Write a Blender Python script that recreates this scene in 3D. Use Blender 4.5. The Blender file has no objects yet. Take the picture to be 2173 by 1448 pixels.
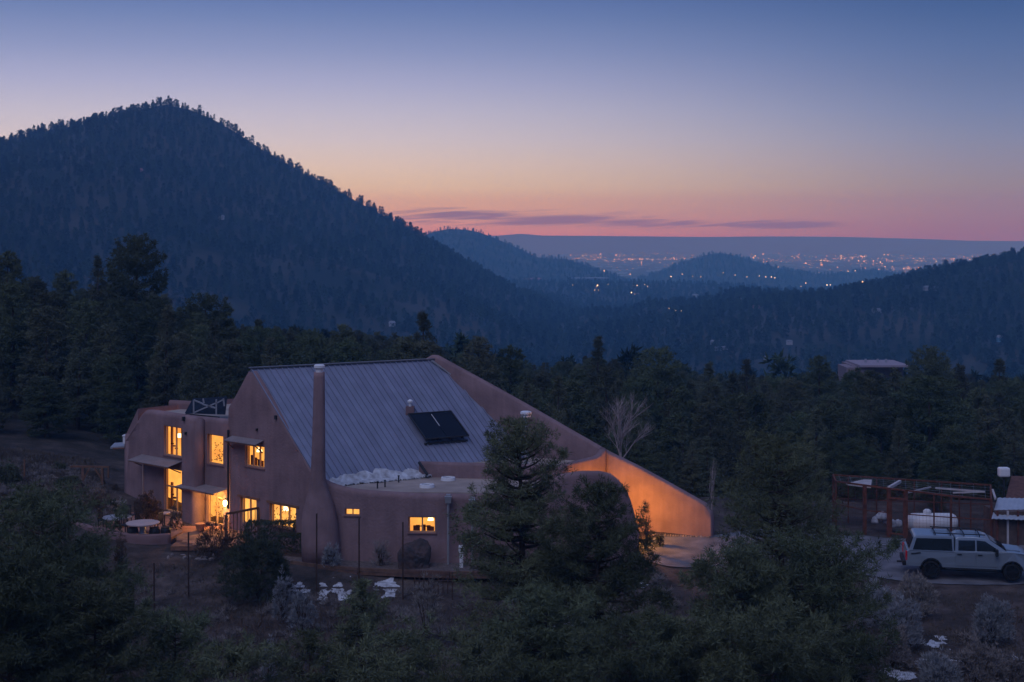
import bpy, math, random
import numpy as np
from mathutils import Vector, Matrix

random.seed(7)
rng = np.random.default_rng(7)
SC = bpy.context.scene
COL = SC.collection

# ------------------------------------------------------------------ camera
HC = 15.0                      # camera height over the drive, metres
F = 3018.0                     # focal length in photo pixels (photo 2173 wide, horizon at row 500)
cd = bpy.data.cameras.new('camera')
cam = bpy.data.objects.new('camera', cd)
COL.objects.link(cam)
cam.location = (0, 0, HC)
cam.rotation_euler = (math.radians(90), 0, 0)
cd.sensor_width = 36
cd.lens = F * 36 / 2173
cd.shift_y = -(724 - 500) / 2173
cd.clip_start = 0.5
cd.clip_end = 30000
SC.camera = cam

# ------------------------------------------------------------------ sky
W = bpy.data.worlds.new("World")
SC.world = W
W.use_nodes = True
wn, wl = W.node_tree.nodes, W.node_tree.links
wn.clear()


def N(t, **k):
    n = wn.new(t)
    for a, b in k.items():
        setattr(n, a, b)
    return n


def wmath(op, a, b=None, c=None):
    n = N('ShaderNodeMath', operation=op)
    for i, v in enumerate((a, b, c)):
        if v is None:
            continue
        if isinstance(v, (int, float)):
            n.inputs[i].default_value = v
        else:
            wl.new(v, n.inputs[i])
    return n.outputs[0]


def srgb(r, g, b):
    f = lambda c: (c / 255 / 12.92) if c / 255 <= .04045 else ((c / 255 + .055) / 1.055) ** 2.4
    return (f(r), f(g), f(b), 1)


sun_el, sun_az = math.radians(-4.0), math.radians(-9)    # the sun has just set, left of centre
nish = N('ShaderNodeTexSky', sky_type='NISHITA')
nish.sun_disc = False
nish.sun_elevation = sun_el
nish.sun_rotation = sun_az
nish.altitude = 2200
geo = N('ShaderNodeTexCoord')
sep = N('ShaderNodeSeparateXYZ')
wl.new(geo.outputs['Generated'], sep.inputs[0])
X, Y, Z = sep.outputs
zf = wmath('POWER', wmath('MAXIMUM', Z, 0.0), 0.5)


def ramp(stops):
    r = N('ShaderNodeValToRGB')
    r.color_ramp.interpolation = 'EASE' if False else 'LINEAR'
    el = r.color_ramp.elements
    el[0].position = 0
    el[0].color = srgb(*stops[0][1])
    el[1].position = 1
    el[1].color = srgb(*stops[-1][1])
    for v, c in stops[1:-1]:
        z = math.sin(math.atan((500 - v) / F))
        e = el.new(math.sqrt(z))
        e.color = srgb(*c)
    wl.new(zf, r.inputs[0])
    return r.outputs[0]


warm = ramp([(500, (226, 148, 112)), (484, (234, 178, 114)), (462, (240, 206, 136)), (436, (244, 228, 168)), (400, (243, 240, 216)),
             (350, (232, 229, 234)), (300, (216, 218, 244)), (240, (196, 202, 240)), (180, (172, 182, 231)), (110, (141, 157, 211)),
             (40, (113, 135, 193)), (0, (98, 122, 184)), (-700, (86, 108, 168)), (-9999, (82, 104, 162))])
cool = ramp([(500, (156, 106, 98)), (484, (158, 114, 84)), (462, (161, 128, 98)), (436, (159, 140, 118)), (400, (154, 150, 150)),
             (350, (143, 147, 177)), (300, (130, 142, 184)), (240, (113, 131, 181)), (180, (98, 118, 169)), (110, (82, 107, 162)),
             (40, (65, 93, 149)), (0, (58, 86, 143)), (-700, (72, 94, 150)), (-9999, (82, 104, 162))])
inv = wmath('INVERSE_SQRT', wmath('MAXIMUM', wmath('ADD', wmath('MULTIPLY', X, X), wmath('MULTIPLY', Y, Y)), 1e-5))
ha = math.radians(-22)
dot = wmath('MULTIPLY', wmath('ADD', wmath('MULTIPLY', X, math.sin(ha)), wmath('MULTIPLY', Y, math.cos(ha))), inv)
mr = N('ShaderNodeMapRange')
mr.interpolation_type = 'SMOOTHSTEP'
wl.new(dot, mr.inputs[0])
mr.inputs[1].default_value = 0.74
mr.inputs[2].default_value = 1.0
mixc = N('ShaderNodeMix', data_type='RGBA')
wl.new(mr.outputs[0], mixc.inputs[0])
wl.new(cool, mixc.inputs[6])
wl.new(warm, mixc.inputs[7])
# thin dusk clouds low over the horizon: stretched noise in azimuth / elevation
az = wmath('ARCTAN2', X, Y)
el_ = wmath('ARCSINE', Z)


def band(center, width):        # 1 at center (radians of elevation), 0 outside
    return wmath('MAXIMUM', wmath('SUBTRACT', 1.0, wmath('DIVIDE', wmath('ABSOLUTE', wmath('SUBTRACT', el_, center)), width)), 0.0)


comb = N('ShaderNodeCombineXYZ')
tilt = wmath('ADD', el_, wmath('MULTIPLY', az, -0.055))
wl.new(wmath('MULTIPLY', az, 10.0), comb.inputs[0])
wl.new(wmath('MULTIPLY', tilt, 250.0), comb.inputs[1])
noi = N('ShaderNodeTexNoise')
noi.inputs['Scale'].default_value = 1.0
noi.inputs['Detail'].default_value = 5
noi.inputs['Roughness'].default_value = 0.55
noi.inputs['Distortion'].default_value = 1.5
wl.new(comb.outputs[0], noi.inputs['Vector'])


def patch(uc, vc, du, dv, amp):
    a0, e0 = math.atan((uc - 1086.5) / F), math.atan((500 - vc) / F)
    da, de = du / F, dv / F
    q = wmath('ADD', wmath('POWER', wmath('DIVIDE', wmath('SUBTRACT', az, a0), da), 2.0),
              wmath('POWER', wmath('DIVIDE', wmath('SUBTRACT', el_, e0), de), 2.0))
    return wmath('MULTIPLY', wmath('POWER', 2.718, wmath('MULTIPLY', q, -1.0)), amp)


pm = patch(985, 458, 150, 15, 1.0)
for a in ((1180, 468, 230, 17, 1.0), (1360, 474, 170, 14, .9), (1660, 478, 130, 9, .9), (1500, 446, 40, 3, .6), (1300, 455, 90, 8, .6),
          (980, 444, 100, 5, .5)):
    pm = wmath('MAXIMUM', pm, patch(*a))
cm = N('ShaderNodeMapRange')
cm.interpolation_type = 'SMOOTHSTEP'
wl.new(wmath('ADD', noi.outputs[0], wmath('MULTIPLY', pm, 0.38)), cm.inputs[0])
cm.inputs[1].default_value = 0.57
cm.inputs[2].default_value = 0.86
cf = wmath('MULTIPLY', wmath('MULTIPLY', cm.outputs[0], wmath('MINIMUM', wmath('MULTIPLY', pm, 2.5), 1.0)), 0.9)
mixk = N('ShaderNodeMix', data_type='RGBA')
wl.new(cf, mixk.inputs[0])
wl.new(mixc.outputs[2], mixk.inputs[6])
mixk.inputs[7].default_value = srgb(138, 98, 118)
bg1 = N('ShaderNodeBackground')
wl.new(mixk.outputs[2], bg1.inputs[0])
bg1.inputs[1].default_value = 1.0
bg2 = N('ShaderNodeBackground')
wl.new(nish.outputs[0], bg2.inputs[0])
bg2.inputs[1].default_value = 0.05
add = N('ShaderNodeAddShader')
wl.new(bg1.outputs[0], add.inputs[0])
wl.new(bg2.outputs[0], add.inputs[1])
out = N('ShaderNodeOutputWorld')
wl.new(add.outputs[0], out.inputs[0])

# the sun is down: one very wide, shadowless twilight light from the pale eastern sky behind the camera
sd = bpy.data.lights.new('sun', 'SUN')
sd.energy = 0.95
sd.angle = math.radians(45)
sd.color = (0.70, 0.73, 1.0)
so = bpy.data.objects.new('sun', sd)
COL.objects.link(so)
so.rotation_euler = (math.radians(38), 0, math.radians(-24))
so.location = (0, 0, 60)

SC.view_settings.view_transform = 'Standard'
SC.view_settings.look = 'None'
SC.view_settings.exposure = 0
SC.view_settings.gamma = 1
SC.view_settings.use_curve_mapping = False
SC.cycles.max_bounces = 6
SC.cycles.diffuse_bounces = 3
SC.cycles.glossy_bounces = 3
SC.cycles.transmission_bounces = 4
SC.cycles.volume_bounces = 1
SC.cycles.transparent_max_bounces = 12
SC.cycles.caustics_reflective = False
SC.cycles.caustics_refractive = False
SC.cycles.sample_clamp_indirect = 3
SC.cycles.use_denoising = True

# ------------------------------------------------------------------ helpers
def P(u, v, y):
    """photo pixel (u, v) at depth y -> world point"""
    return Vector(((u - 1086.5) / F * y, y, HC - (v - 500) / F * y))


def tag(o, label=None, cat=None, group=None, kind=None):
    if label:
        o['label'] = label
    if cat:
        o['category'] = cat
    if group:
        o['group'] = group
    if kind:
        o['kind'] = kind
    return o


def empty(name, loc, rz=0, **k):
    o = bpy.data.objects.new(name, None)
    o.empty_display_size = .3
    COL.objects.link(o)
    o.location = loc
    o.rotation_euler = (0, 0, rz)
    return tag(o, **k)


def origin_of(o):
    v = Vector((0, 0, 0))
    while o is not None:
        v = v + Vector(o.location)
        o = o.parent
    return v


def link_mesh(name, me, parent=None, loc=None):
    o = bpy.data.objects.new(name, me)
    COL.objects.link(o)
    if parent is not None:
        o.parent = parent
    if loc is not None:
        o.location = loc
    return o


class MB:
    """collects geometry, links it as one mesh object"""
    def __init__(s):
        s.v, s.f = [], []

    def add(s, vs, fs):
        b = len(s.v)
        s.v += [tuple(p) for p in vs]
        s.f += [tuple(i + b for i in f) for f in fs]
        return s

    def box(s, c, size, R=None, taper=1.0):
        hx, hy, hz = size[0] / 2, size[1] / 2, size[2] / 2
        pts = []
        for sz in (-1, 1):
            t = taper if sz > 0 else 1
            for sx, sy in ((-1, -1), (1, -1), (1, 1), (-1, 1)):
                p = Vector((sx * hx * t, sy * hy * t, sz * hz))
                if R is not None:
                    p = R @ p
                pts.append(p + Vector(c))
        return s.add(pts, [(0, 3, 2, 1), (4, 5, 6, 7), (0, 1, 5, 4), (1, 2, 6, 5), (2, 3, 7, 6), (3, 0, 4, 7)])

    def bar(s, a, b, w, h=None, up=(0, 0, 1)):
        """box beam from a to b, w wide, h high"""
        h = h or w
        a, b = Vector(a), Vector(b)
        d = (b - a)
        L = d.length
        d.normalize()
        upv = Vector(up)
        if abs(d.dot(upv)) > .98:
            upv = Vector((0, 1, 0))
        sx = d.cross(upv).normalized()
        uz = sx.cross(d).normalized()
        R = Matrix((sx, d, uz)).transposed()
        return s.box((a + b) / 2, (w, L, h), R)

    def tube(s, pts, rad, n=8, cap=True):
        pts = [Vector(p) for p in pts]
        if not hasattr(rad, '__len__'):
            rad = [rad] * len(pts)
        vs, fs = [], []
        for i, p in enumerate(pts):
            d = (pts[min(i + 1, len(pts) - 1)] - pts[max(i - 1, 0)]).normalized()
            a = d.cross(Vector((0, 0, 1)))
            if a.length < .05:
                a = d.cross(Vector((1, 0, 0)))
            a.normalize()
            b = d.cross(a)
            for k in range(n):
                t = 2 * math.pi * k / n
                vs.append(p + (a * math.cos(t) + b * math.sin(t)) * rad[i])
        for i in range(len(pts) - 1):
            for k in range(n):
                k2 = (k + 1) % n
                fs.append((i * n + k, i * n + k2, (i + 1) * n + k2, (i + 1) * n + k))
        if cap:
            fs.append(tuple(range(n)))
            fs.append(tuple(reversed(range((len(pts) - 1) * n, len(pts) * n))))
        return s.add(vs, fs)

    def loft(s, rings, closed=True, cap=True):
        n = len(rings[0])
        vs = [p for r in rings for p in r]
        fs = []
        for i in range(len(rings) - 1):
            for k in range(n if closed else n - 1):
                k2 = (k + 1) % n
                fs.append((i * n + k, i * n + k2, (i + 1) * n + k2, (i + 1) * n + k))
        if cap and closed:
            fs.append(tuple(reversed(range(n))))
            fs.append(tuple(range((len(rings) - 1) * n, len(rings) * n)))
        return s.add(vs, fs)

    def prism(s, poly, d):
        """polygon (3d points) extruded by vector d"""
        n = len(poly)
        d = Vector(d)
        vs = [Vector(p) for p in poly] + [Vector(p) + d for p in poly]
        fs = [tuple(range(n)), tuple(reversed(range(n, 2 * n)))]
        for i in range(n):
            j = (i + 1) % n
            fs.append((i, i + n, j + n, j))
        return s.add(vs, fs)

    def build(s, name, mat, parent=None, smooth=False, local=False, loc=None, bevel=0, **k):
        o0 = Vector((0, 0, 0))
        if not local:
            if parent is not None:
                o0 = origin_of(parent)
            elif loc is not None:
                o0 = Vector(loc)
        me = bpy.data.meshes.new(name)
        me.from_pydata([(p[0] - o0[0], p[1] - o0[1], p[2] - o0[2]) for p in s.v], [], s.f)
        if mat:
            me.materials.append(mat)
        if smooth:
            me.polygons.foreach_set('use_smooth', [True] * len(me.polygons))
        me.update()
        o = link_mesh(name, me, parent, loc if parent is None else None)
        if bevel:
            m = o.modifiers.new('b', 'BEVEL')
            m.width = bevel
            m.segments = 2
            m.limit_method = 'ANGLE'
        return tag(o, **k)


def np_mesh(name, verts, tris, mat, attrs=None):
    """triangle mesh from numpy arrays"""
    me = bpy.data.meshes.new(name)
    n, m = len(verts), len(tris)
    me.vertices.add(n)
    me.vertices.foreach_set('co', np.asarray(verts, dtype=np.float32).ravel())
    k = tris.shape[1]
    me.loops.add(m * k)
    me.loops.foreach_set('vertex_index', tris.astype(np.int32).ravel())
    me.polygons.add(m)
    me.polygons.foreach_set('loop_start', np.arange(0, m * k, k, dtype=np.int32))
    if mat:
        me.materials.append(mat)
    me.update(calc_edges=True)
    return me


def mat(name, col, rough=.85, var=.0, scale=3, bump=0, bscale=20, metal=0, spec=.3, obj_var=0, col2=None, detail=5, dist=.0, coat=0):
    """Principled material: colour mottled by noise, fine relief by a second noise"""
    m = bpy.data.materials.new(name)
    m.use_nodes = True
    nt = m.node_tree
    b = nt.nodes['Principled BSDF']
    b.inputs['Roughness'].default_value = rough
    b.inputs['Metallic'].default_value = metal
    b.inputs['Specular IOR Level'].default_value = spec
    if coat:
        b.inputs['Coat Weight'].default_value = coat
    c = (*col, 1)
    tc = nt.nodes.new('ShaderNodeTexCoord')
    if var or col2:
        n = nt.nodes.new('ShaderNodeTexNoise')
        n.inputs['Scale'].default_value = scale
        n.inputs['Detail'].default_value = detail
        n.inputs['Distortion'].default_value = dist
        nt.links.new(tc.outputs['Object'], n.inputs['Vector'])
        r = nt.nodes.new('ShaderNodeValToRGB')
        r.color_ramp.elements[0].position = .3
        r.color_ramp.elements[1].position = .7
        if col2:
            r.color_ramp.elements[0].color = (*col2, 1)
            r.color_ramp.elements[1].color = c
        else:
            r.color_ramp.elements[0].color = (*[x * (1 - var) for x in col], 1)
            r.color_ramp.elements[1].color = (*[min(1, x * (1 + var)) for x in col], 1)
        nt.links.new(n.outputs[0], r.inputs[0])
        src = r.outputs[0]
    else:
        rgb = nt.nodes.new('ShaderNodeRGB')
        rgb.outputs[0].default_value = c
        src = rgb.outputs[0]
    if obj_var:
        oi = nt.nodes.new('ShaderNodeObjectInfo')
        hs = nt.nodes.new('ShaderNodeHueSaturation')
        mrn = nt.nodes.new('ShaderNodeMapRange')
        mrn.inputs[3].default_value = 1 - obj_var
        mrn.inputs[4].default_value = 1 + obj_var
        nt.links.new(oi.outputs['Random'], mrn.inputs[0])
        nt.links.new(mrn.outputs[0], hs.inputs['Value'])
        mr2 = nt.nodes.new('ShaderNodeMapRange')
        mr2.inputs[3].default_value = .5 - obj_var * .07
        mr2.inputs[4].default_value = .5 + obj_var * .07
        ml = nt.nodes.new('ShaderNodeMath')
        ml.operation = 'FRACT'
        m7 = nt.nodes.new('ShaderNodeMath')
        m7.operation = 'MULTIPLY'
        m7.inputs[1].default_value = 17.3
        nt.links.new(oi.outputs['Random'], m7.inputs[0])
        nt.links.new(m7.outputs[0], ml.inputs[0])
        nt.links.new(ml.outputs[0], mr2.inputs[0])
        nt.links.new(mr2.outputs[0], hs.inputs['Hue'])
        nt.links.new(src, hs.inputs['Color'])
        src = hs.outputs[0]
    nt.links.new(src, b.inputs['Base Color'])
    if bump:
        n2 = nt.nodes.new('ShaderNodeTexNoise')
        n2.inputs['Scale'].default_value = bscale
        n2.inputs['Detail'].default_value = 6
        nt.links.new(tc.outputs['Object'], n2.inputs['Vector'])
        bp = nt.nodes.new('ShaderNodeBump')
        bp.inputs['Strength'].default_value = bump
        bp.inputs['Distance'].default_value = .05
        nt.links.new(n2.outputs[0], bp.inputs['Height'])
        nt.links.new(bp.outputs[0], b.inputs['Normal'])
    return m


def emat(name, col, strength, var=0, scale=2.0):
    m = bpy.data.materials.new(name)
    m.use_nodes = True
    nt = m.node_tree
    nt.nodes.remove(nt.nodes['Principled BSDF'])
    e = nt.nodes.new('ShaderNodeEmission')
    e.inputs[0].default_value = (*col, 1)
    e.inputs[1].default_value = strength
    nt.links.new(e.outputs[0], nt.nodes['Material Output'].inputs[0])
    if var:
        tc = nt.nodes.new('ShaderNodeTexCoord')
        n = nt.nodes.new('ShaderNodeTexNoise')
        n.inputs['Scale'].default_value = scale
        n.inputs['Detail'].default_value = 3
        nt.links.new(tc.outputs['Object'], n.inputs['Vector'])
        r = nt.nodes.new('ShaderNodeValToRGB')
        r.color_ramp.elements[0].position = .32
        r.color_ramp.elements[1].position = .66
        r.color_ramp.elements[0].color = (col[0] * (1 - var * .6), col[1] * (1 - var), col[2] * (1 - var), 1)
        r.color_ramp.elements[1].color = (*col, 1)
        nt.links.new(n.outputs[0], r.inputs[0])
        nt.links.new(r.outputs[0], e.inputs[0])
    return m


# value noise, vectorised
_T = np.random.default_rng(3).random((256, 256))


def vnoise(x, y):
    x, y = np.asarray(x, float), np.asarray(y, float)
    xi, yi = np.floor(x).astype(int), np.floor(y).astype(int)
    fx, fy = x - xi, y - yi
    fx, fy = fx * fx * (3 - 2 * fx), fy * fy * (3 - 2 * fy)
    g = lambda a, b: _T[a % 256, b % 256]
    return (g(xi, yi) * (1 - fx) + g(xi + 1, yi) * fx) * (1 - fy) + (g(xi, yi + 1) * (1 - fx) + g(xi + 1, yi + 1) * fx) * fy


def fbm(x, y, o=4):
    s, a, t = 0, 1, 0
    for i in range(o):
        s = s + a * vnoise(x * 2 ** i + 17 * i, y * 2 ** i + 5 * i)
        t += a
        a *= .5
    return s / t - .5


# ------------------------------------------------------------------ terrain
YS = np.array([80, 95, 120, 150, 200, 300, 420, 600, 1000, 1600, 2400, 3200, 3900, 4600, 5200], float)
TS = np.array([-.36, -.2, 0, .1, .36])
ZT = np.array([
    [1.6, .3, 0, 0, 0], [2.0, 0, -2.5, -3.5, -4.2], [2.6, -.5, -3.5, -5.0, -6.5], [3.2, -1.5, -4.5, -6, -8.5],
    [3.0, -3.5, -8, -10, -11], [-8, -14, -22, -25, -24], [-25, -30, -40, -42, -38], [-40, -50, -55, -55, -48],
    [-60, -65, -70, -72, -55], [-80, -80, -80, -80, -70], [-93] * 5, [-94] * 5, [-82] * 5, [-66] * 5, [-52] * 5], float)
YN = np.array([-60, -20, 0, 10, 20, 30, 38, 45, 52, 58, 63, 64.4, 66, 80], float)
ZL = np.array([13.3, 13.3, 13.2, 10.2, 6.8, 3.6, 1.3, -.3, -1.2, -1.15, -.6, -.08, 0, 0], float)
ZR = np.array([13.3, 13.3, 13.2, 10.2, 6.8, 3.6, 1.3, .3, -.4, -.3, -.02, 0, 0, 0], float)


def hill(pts, D, front, back, base):
    """pts: ridge outline as (pixel u, pixel v), at depth D; the hill falls to `base` over `front`/`back` metres"""
    px = np.array([(u - 1086.5) / F * D for u, v in pts])
    pz = np.array([HC + (500 - v) / F * D for u, v in pts])
    return (px, pz, D, front, back, base)


HILLS = [
    hill([(-700, 520), (-300, 400), (-100, 345), (0, 316), (60, 296), (100, 276), (150, 268), (200, 258), (250, 242), (300, 232), (350, 221), (400, 232), (450, 252),
          (500, 280), (560, 320), (620, 356), (700, 396), (780, 440), (850, 477), (920, 521), (1000, 568), (1060, 603),
          (1100, 625), (1200, 668), (1330, 720)], 1200, 780, 500, -62),
    hill([(500, 640), (800, 540), (880, 506), (920, 492), (950, 486), (985, 487), (1015, 492), (1080, 518), (1140, 546), (1170, 549), (1200, 549),
          (1250, 566), (1300, 584), (1360, 610)], 2600, 700, 500, -104),
    hill([(1260, 612), (1340, 596), (1400, 579), (1450, 556), (1500, 541), (1530, 537), (1570, 545), (1650, 569), (1750, 584),
          (1790, 582), (1840, 573), (1880, 575), (1930, 588), (2050, 610)], 2900, 600, 500, -108),
    hill([(1200, 740), (1380, 700), (1500, 675), (1600, 655), (1700, 643), (1800, 632), (1900, 615), (1950, 601), (2000, 594), (2100, 566), (2173, 549),
          (2400, 500), (2800, 470)], 850, 450, 500, -60),
    hill([(700, 640), (900, 606), (1100, 600), (1300, 601), (1400, 602), (1500, 605), (1600, 612), (1700, 619), (1850, 622),
          (2000, 626), (2400, 640)], 1900, 900, 300, -84),
    hill([(-4000, 500), (-500, 503), (1000, 501), (1060, 500), (1105, 496), (1150, 500), (1300, 501), (1500, 503), (1600, 502), (1700, 502), (1800, 503),
          (1950, 507), (2060, 511), (2173, 512), (4000, 514), (7000, 520)], 5600, 380, 500, -53),
]


def interp2(y, t):
    i = np.clip(np.searchsorted(YS, y) - 1, 0, len(YS) - 2)
    fy = np.clip((y - YS[i]) / (YS[i + 1] - YS[i]), 0, 1)
    j = np.clip(np.searchsorted(TS, t) - 1, 0, len(TS) - 2)
    ft = np.clip((t - TS[j]) / (TS[j + 1] - TS[j]), 0, 1)
    a = ZT[i, j] * (1 - ft) + ZT[i, j + 1] * ft
    b = ZT[i + 1, j] * (1 - ft) + ZT[i + 1, j + 1] * ft
    return a * (1 - fy) + b * fy


def H(x, y):
    x, y = np.broadcast_arrays(np.asarray(x, float), np.asarray(y, float))
    t = x / np.maximum(y, 40)
    far = interp2(y, t)
    w = np.clip((x - 3) / 6, 0, 1)
    near = np.interp(y, YN, ZL) * (1 - w) + np.interp(y, YN, ZR) * w
    lw = np.clip((-x - 16) / 8, 0, 1)
    near = near + lw * np.clip((y - 66) / 14, 0, 1) * 1.3
    near = near + np.clip((x - 5) / 2, 0, 1) * np.clip((15 - x) / 3, 0, 1) * np.clip((y - 67.5) / 2.5, 0, 1) * .32
    near = near - np.clip((-x - 8) / 10, 0, 1) * np.clip(1 - np.abs(y - 60) / 9, 0, 1) * .5
    a = np.clip((y - 78) / 8, 0, 1)
    z = near * (1 - a) + far * a
    yard = np.clip((y - 60) / 4, 0, 1) * np.clip((90 - y) / 8, 0, 1) * np.clip((x + 22) / 4, 0, 1)
    z = z + fbm(x / 5, y / 5, 3) * .5 * (1 - yard) * np.clip((y - 10) / 20, 0, 1)
    z = z + fbm(x / 70, y / 70, 3) * np.clip((y - 200) / 400, 0, 1) * 14
    for px, pz, D, fr, bk, base in HILLS:
        r = np.interp(x, px, pz, left=-400, right=-400)
        g = np.where(y < D, np.clip((y - (D - fr)) / fr, 0, 1), np.clip(((D + bk) - y) / bk, 0, 1))
        gg = g ** .85 if D < 5000 else g * g * (3 - 2 * g)
        amp = (1 - np.abs(2 * g - 1)) * (14 if D < 5000 else 3)
        h = base + (r - base) * gg + fbm(x / (D * .05), y / (D * .09), 4) * amp * 2
        z = np.maximum(z, np.where(g > 0, h, -999))
    return z


def ground_z(x, y):
    return float(H(x, y))


def nodes_ground():
    m = bpy.data.materials.new('ground_mat')
    m.use_nodes = True
    nt = m.node_tree
    b = nt.nodes['Principled BSDF']
    b.inputs['Roughness'].default_value = .95
    b.inputs['Specular IOR Level'].default_value = .1
    tc = nt.nodes.new('ShaderNodeTexCoord')
    n1 = nt.nodes.new('ShaderNodeTexNoise')
    n1.inputs['Scale'].default_value = .6
    n1.inputs['Detail'].default_value = 10
    n1.inputs['Roughness'].default_value = .7
    nt.links.new(tc.outputs['Object'], n1.inputs['Vector'])
    r = nt.nodes.new('ShaderNodeValToRGB')
    e = r.color_ramp.elements
    e[0].position = .34
    e[0].color = (.030, .026, .023, 1)
    e[1].position = .7
    e[1].color = (.15, .115, .10, 1)
    e.new(.52).color = (.075, .058, .052, 1)
    nt.links.new(n1.outputs[0], r.inputs[0])
    # the wooded floor far off is dark litter and scrub
    sp = nt.nodes.new('ShaderNodeSeparateXYZ')
    nt.links.new(tc.outputs['Object'], sp.inputs[0])
    mr_ = nt.nodes.new('ShaderNodeMapRange')
    mr_.inputs[1].default_value = 82
    mr_.inputs[2].default_value = 110
    nt.links.new(sp.outputs[1], mr_.inputs[0])
    mx = nt.nodes.new('ShaderNodeMix')
    mx.data_type = 'RGBA'
    nt.links.new(mr_.outputs[0], mx.inputs[0])
    nt.links.new(r.outputs[0], mx.inputs[6])
    n3 = nt.nodes.new('ShaderNodeTexNoise')
    n3.inputs['Scale'].default_value = .02
    n3.inputs['Detail'].default_value = 8
    nt.links.new(tc.outputs['Object'], n3.inputs['Vector'])
    r3 = nt.nodes.new('ShaderNodeValToRGB')
    r3.color_ramp.elements[0].position = .4
    r3.color_ramp.elements[0].color = (.018, .024, .018, 1)
    r3.color_ramp.elements[1].position = .66
    r3.color_ramp.elements[1].color = (.06, .055, .045, 1)
    nt.links.new(n3.outputs[0], r3.inputs[0])
    nt.links.new(r3.outputs[0], mx.inputs[7])
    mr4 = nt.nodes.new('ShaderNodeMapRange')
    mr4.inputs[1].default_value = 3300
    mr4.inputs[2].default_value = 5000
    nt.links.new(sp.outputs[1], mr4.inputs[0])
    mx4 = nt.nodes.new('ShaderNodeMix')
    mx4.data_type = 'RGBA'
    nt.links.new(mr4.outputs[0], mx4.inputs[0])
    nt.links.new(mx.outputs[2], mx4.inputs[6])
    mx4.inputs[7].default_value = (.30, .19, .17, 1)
    nt.links.new(mx4.outputs[2], b.inputs['Base Color'])
    n2 = nt.nodes.new('ShaderNodeTexNoise')
    n2.inputs['Scale'].default_value = 9
    n2.inputs['Detail'].default_value = 8
    nt.links.new(tc.outputs['Object'], n2.inputs['Vector'])
    bp = nt.nodes.new('ShaderNodeBump')
    bp.inputs['Strength'].default_value = .8
    bp.inputs['Distance'].default_value = .12
    nt.links.new(n2.outputs[0], bp.inputs['Height'])
    nt.links.new(bp.outputs[0], b.inputs['Normal'])
    return m


rows = np.concatenate([np.arange(-40, 40, 4.), np.arange(40, 90, .8), np.geomspace(90, 6050, 230)])
cols = np.linspace(-1, 1, 261)
gy = np.repeat(rows[:, None], len(cols), 1)
gx = cols[None, :] * (.56 * np.maximum(gy, 0) + 60)
gz = H(gx, gy)
nv = np.stack([gx, gy, gz], -1).reshape(-1, 3)
R_, C_ = gx.shape
i0 = (np.arange(R_ - 1)[:, None] * C_ + np.arange(C_ - 1)[None, :]).ravel()
quads = np.stack([i0, i0 + 1, i0 + C_ + 1, i0 + C_], 1)
me = np_mesh('ground', nv, quads, nodes_ground())
me.polygons.foreach_set('use_smooth', [True] * len(me.polygons))
ground = link_mesh('ground', me)
tag(ground, 'dry brown slope, house terrace and wooded valley floor', kind='structure')

# ------------------------------------------------------------------ haze
hb = MB()
hb.box((0, 3040, (-100 + 168) / 2), (7400, 6280, 100 + 168))
hm = bpy.data.materials.new('haze_mat')
hm.use_nodes = True
hm.node_tree.nodes.clear()
pv = hm.node_tree.nodes.new('ShaderNodeVolumePrincipled')
pv.inputs['Color'].default_value = (.19, .52, 1.0, 1)
pv.inputs['Absorption Color'].default_value = (1, 1, 1, 1)
pv.inputs['Density'].default_value = 3.7e-4
pv.inputs['Anisotropy'].default_value = -0.35
ho = hm.node_tree.nodes.new('ShaderNodeOutputMaterial')
hm.node_tree.links.new(pv.outputs[0], ho.inputs['Volume'])
hz = hb.build('haze', hm)
tag(hz, 'blue evening haze filling the valley air', kind='stuff')
# ------------------------------------------------------------------ trees
NEEDLE = mat('pine_needles', (.100, .118, .064), rough=.7, var=.4, scale=.9, obj_var=.3, spec=.15)
MIDN = mat('wood_needles', (.082, .102, .055), rough=.85, var=.4, scale=.5, obj_var=.35, spec=.1)
MIDN2 = mat('grey_wood_needles', (.095, .104, .064), rough=.85, var=.4, scale=.5, obj_var=.35, spec=.1)
NEEDLE2 = mat('pinyon_needles', (.095, .108, .062), rough=.75, var=.4, scale=1.2, obj_var=.3, spec=.15)
FARN = mat('far_needles', (.034, .055, .036), rough=.9, var=.3, scale=.05, obj_var=.6, spec=.1)
BARK = mat('pine_bark', (.060, .042, .034), rough=.95, var=.4, scale=6, bump=.6, bscale=14)
PALEBARK = mat('pale_bark', (.34, .27, .26), rough=.9, var=.2, scale=5)
SAGE = mat('sage_leaves', (.26, .27, .285), rough=.9, var=.25, scale=2, obj_var=.2)
RABBIT = mat('rabbitbrush_stems', (.22, .195, .18), rough=.9, var=.25, scale=2, obj_var=.2)
JUNIPER = mat('juniper_leaves', (.06, .072, .04), rough=.85, var=.4, scale=2, obj_var=.2)
OAK = mat('scrub_leaves', (.10, .065, .045), rough=.9, var=.4, scale=2, obj_var=.3)
GRASS = mat('dry_grass', (.11, .088, .07), rough=.95, var=.35, scale=.7)


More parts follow.
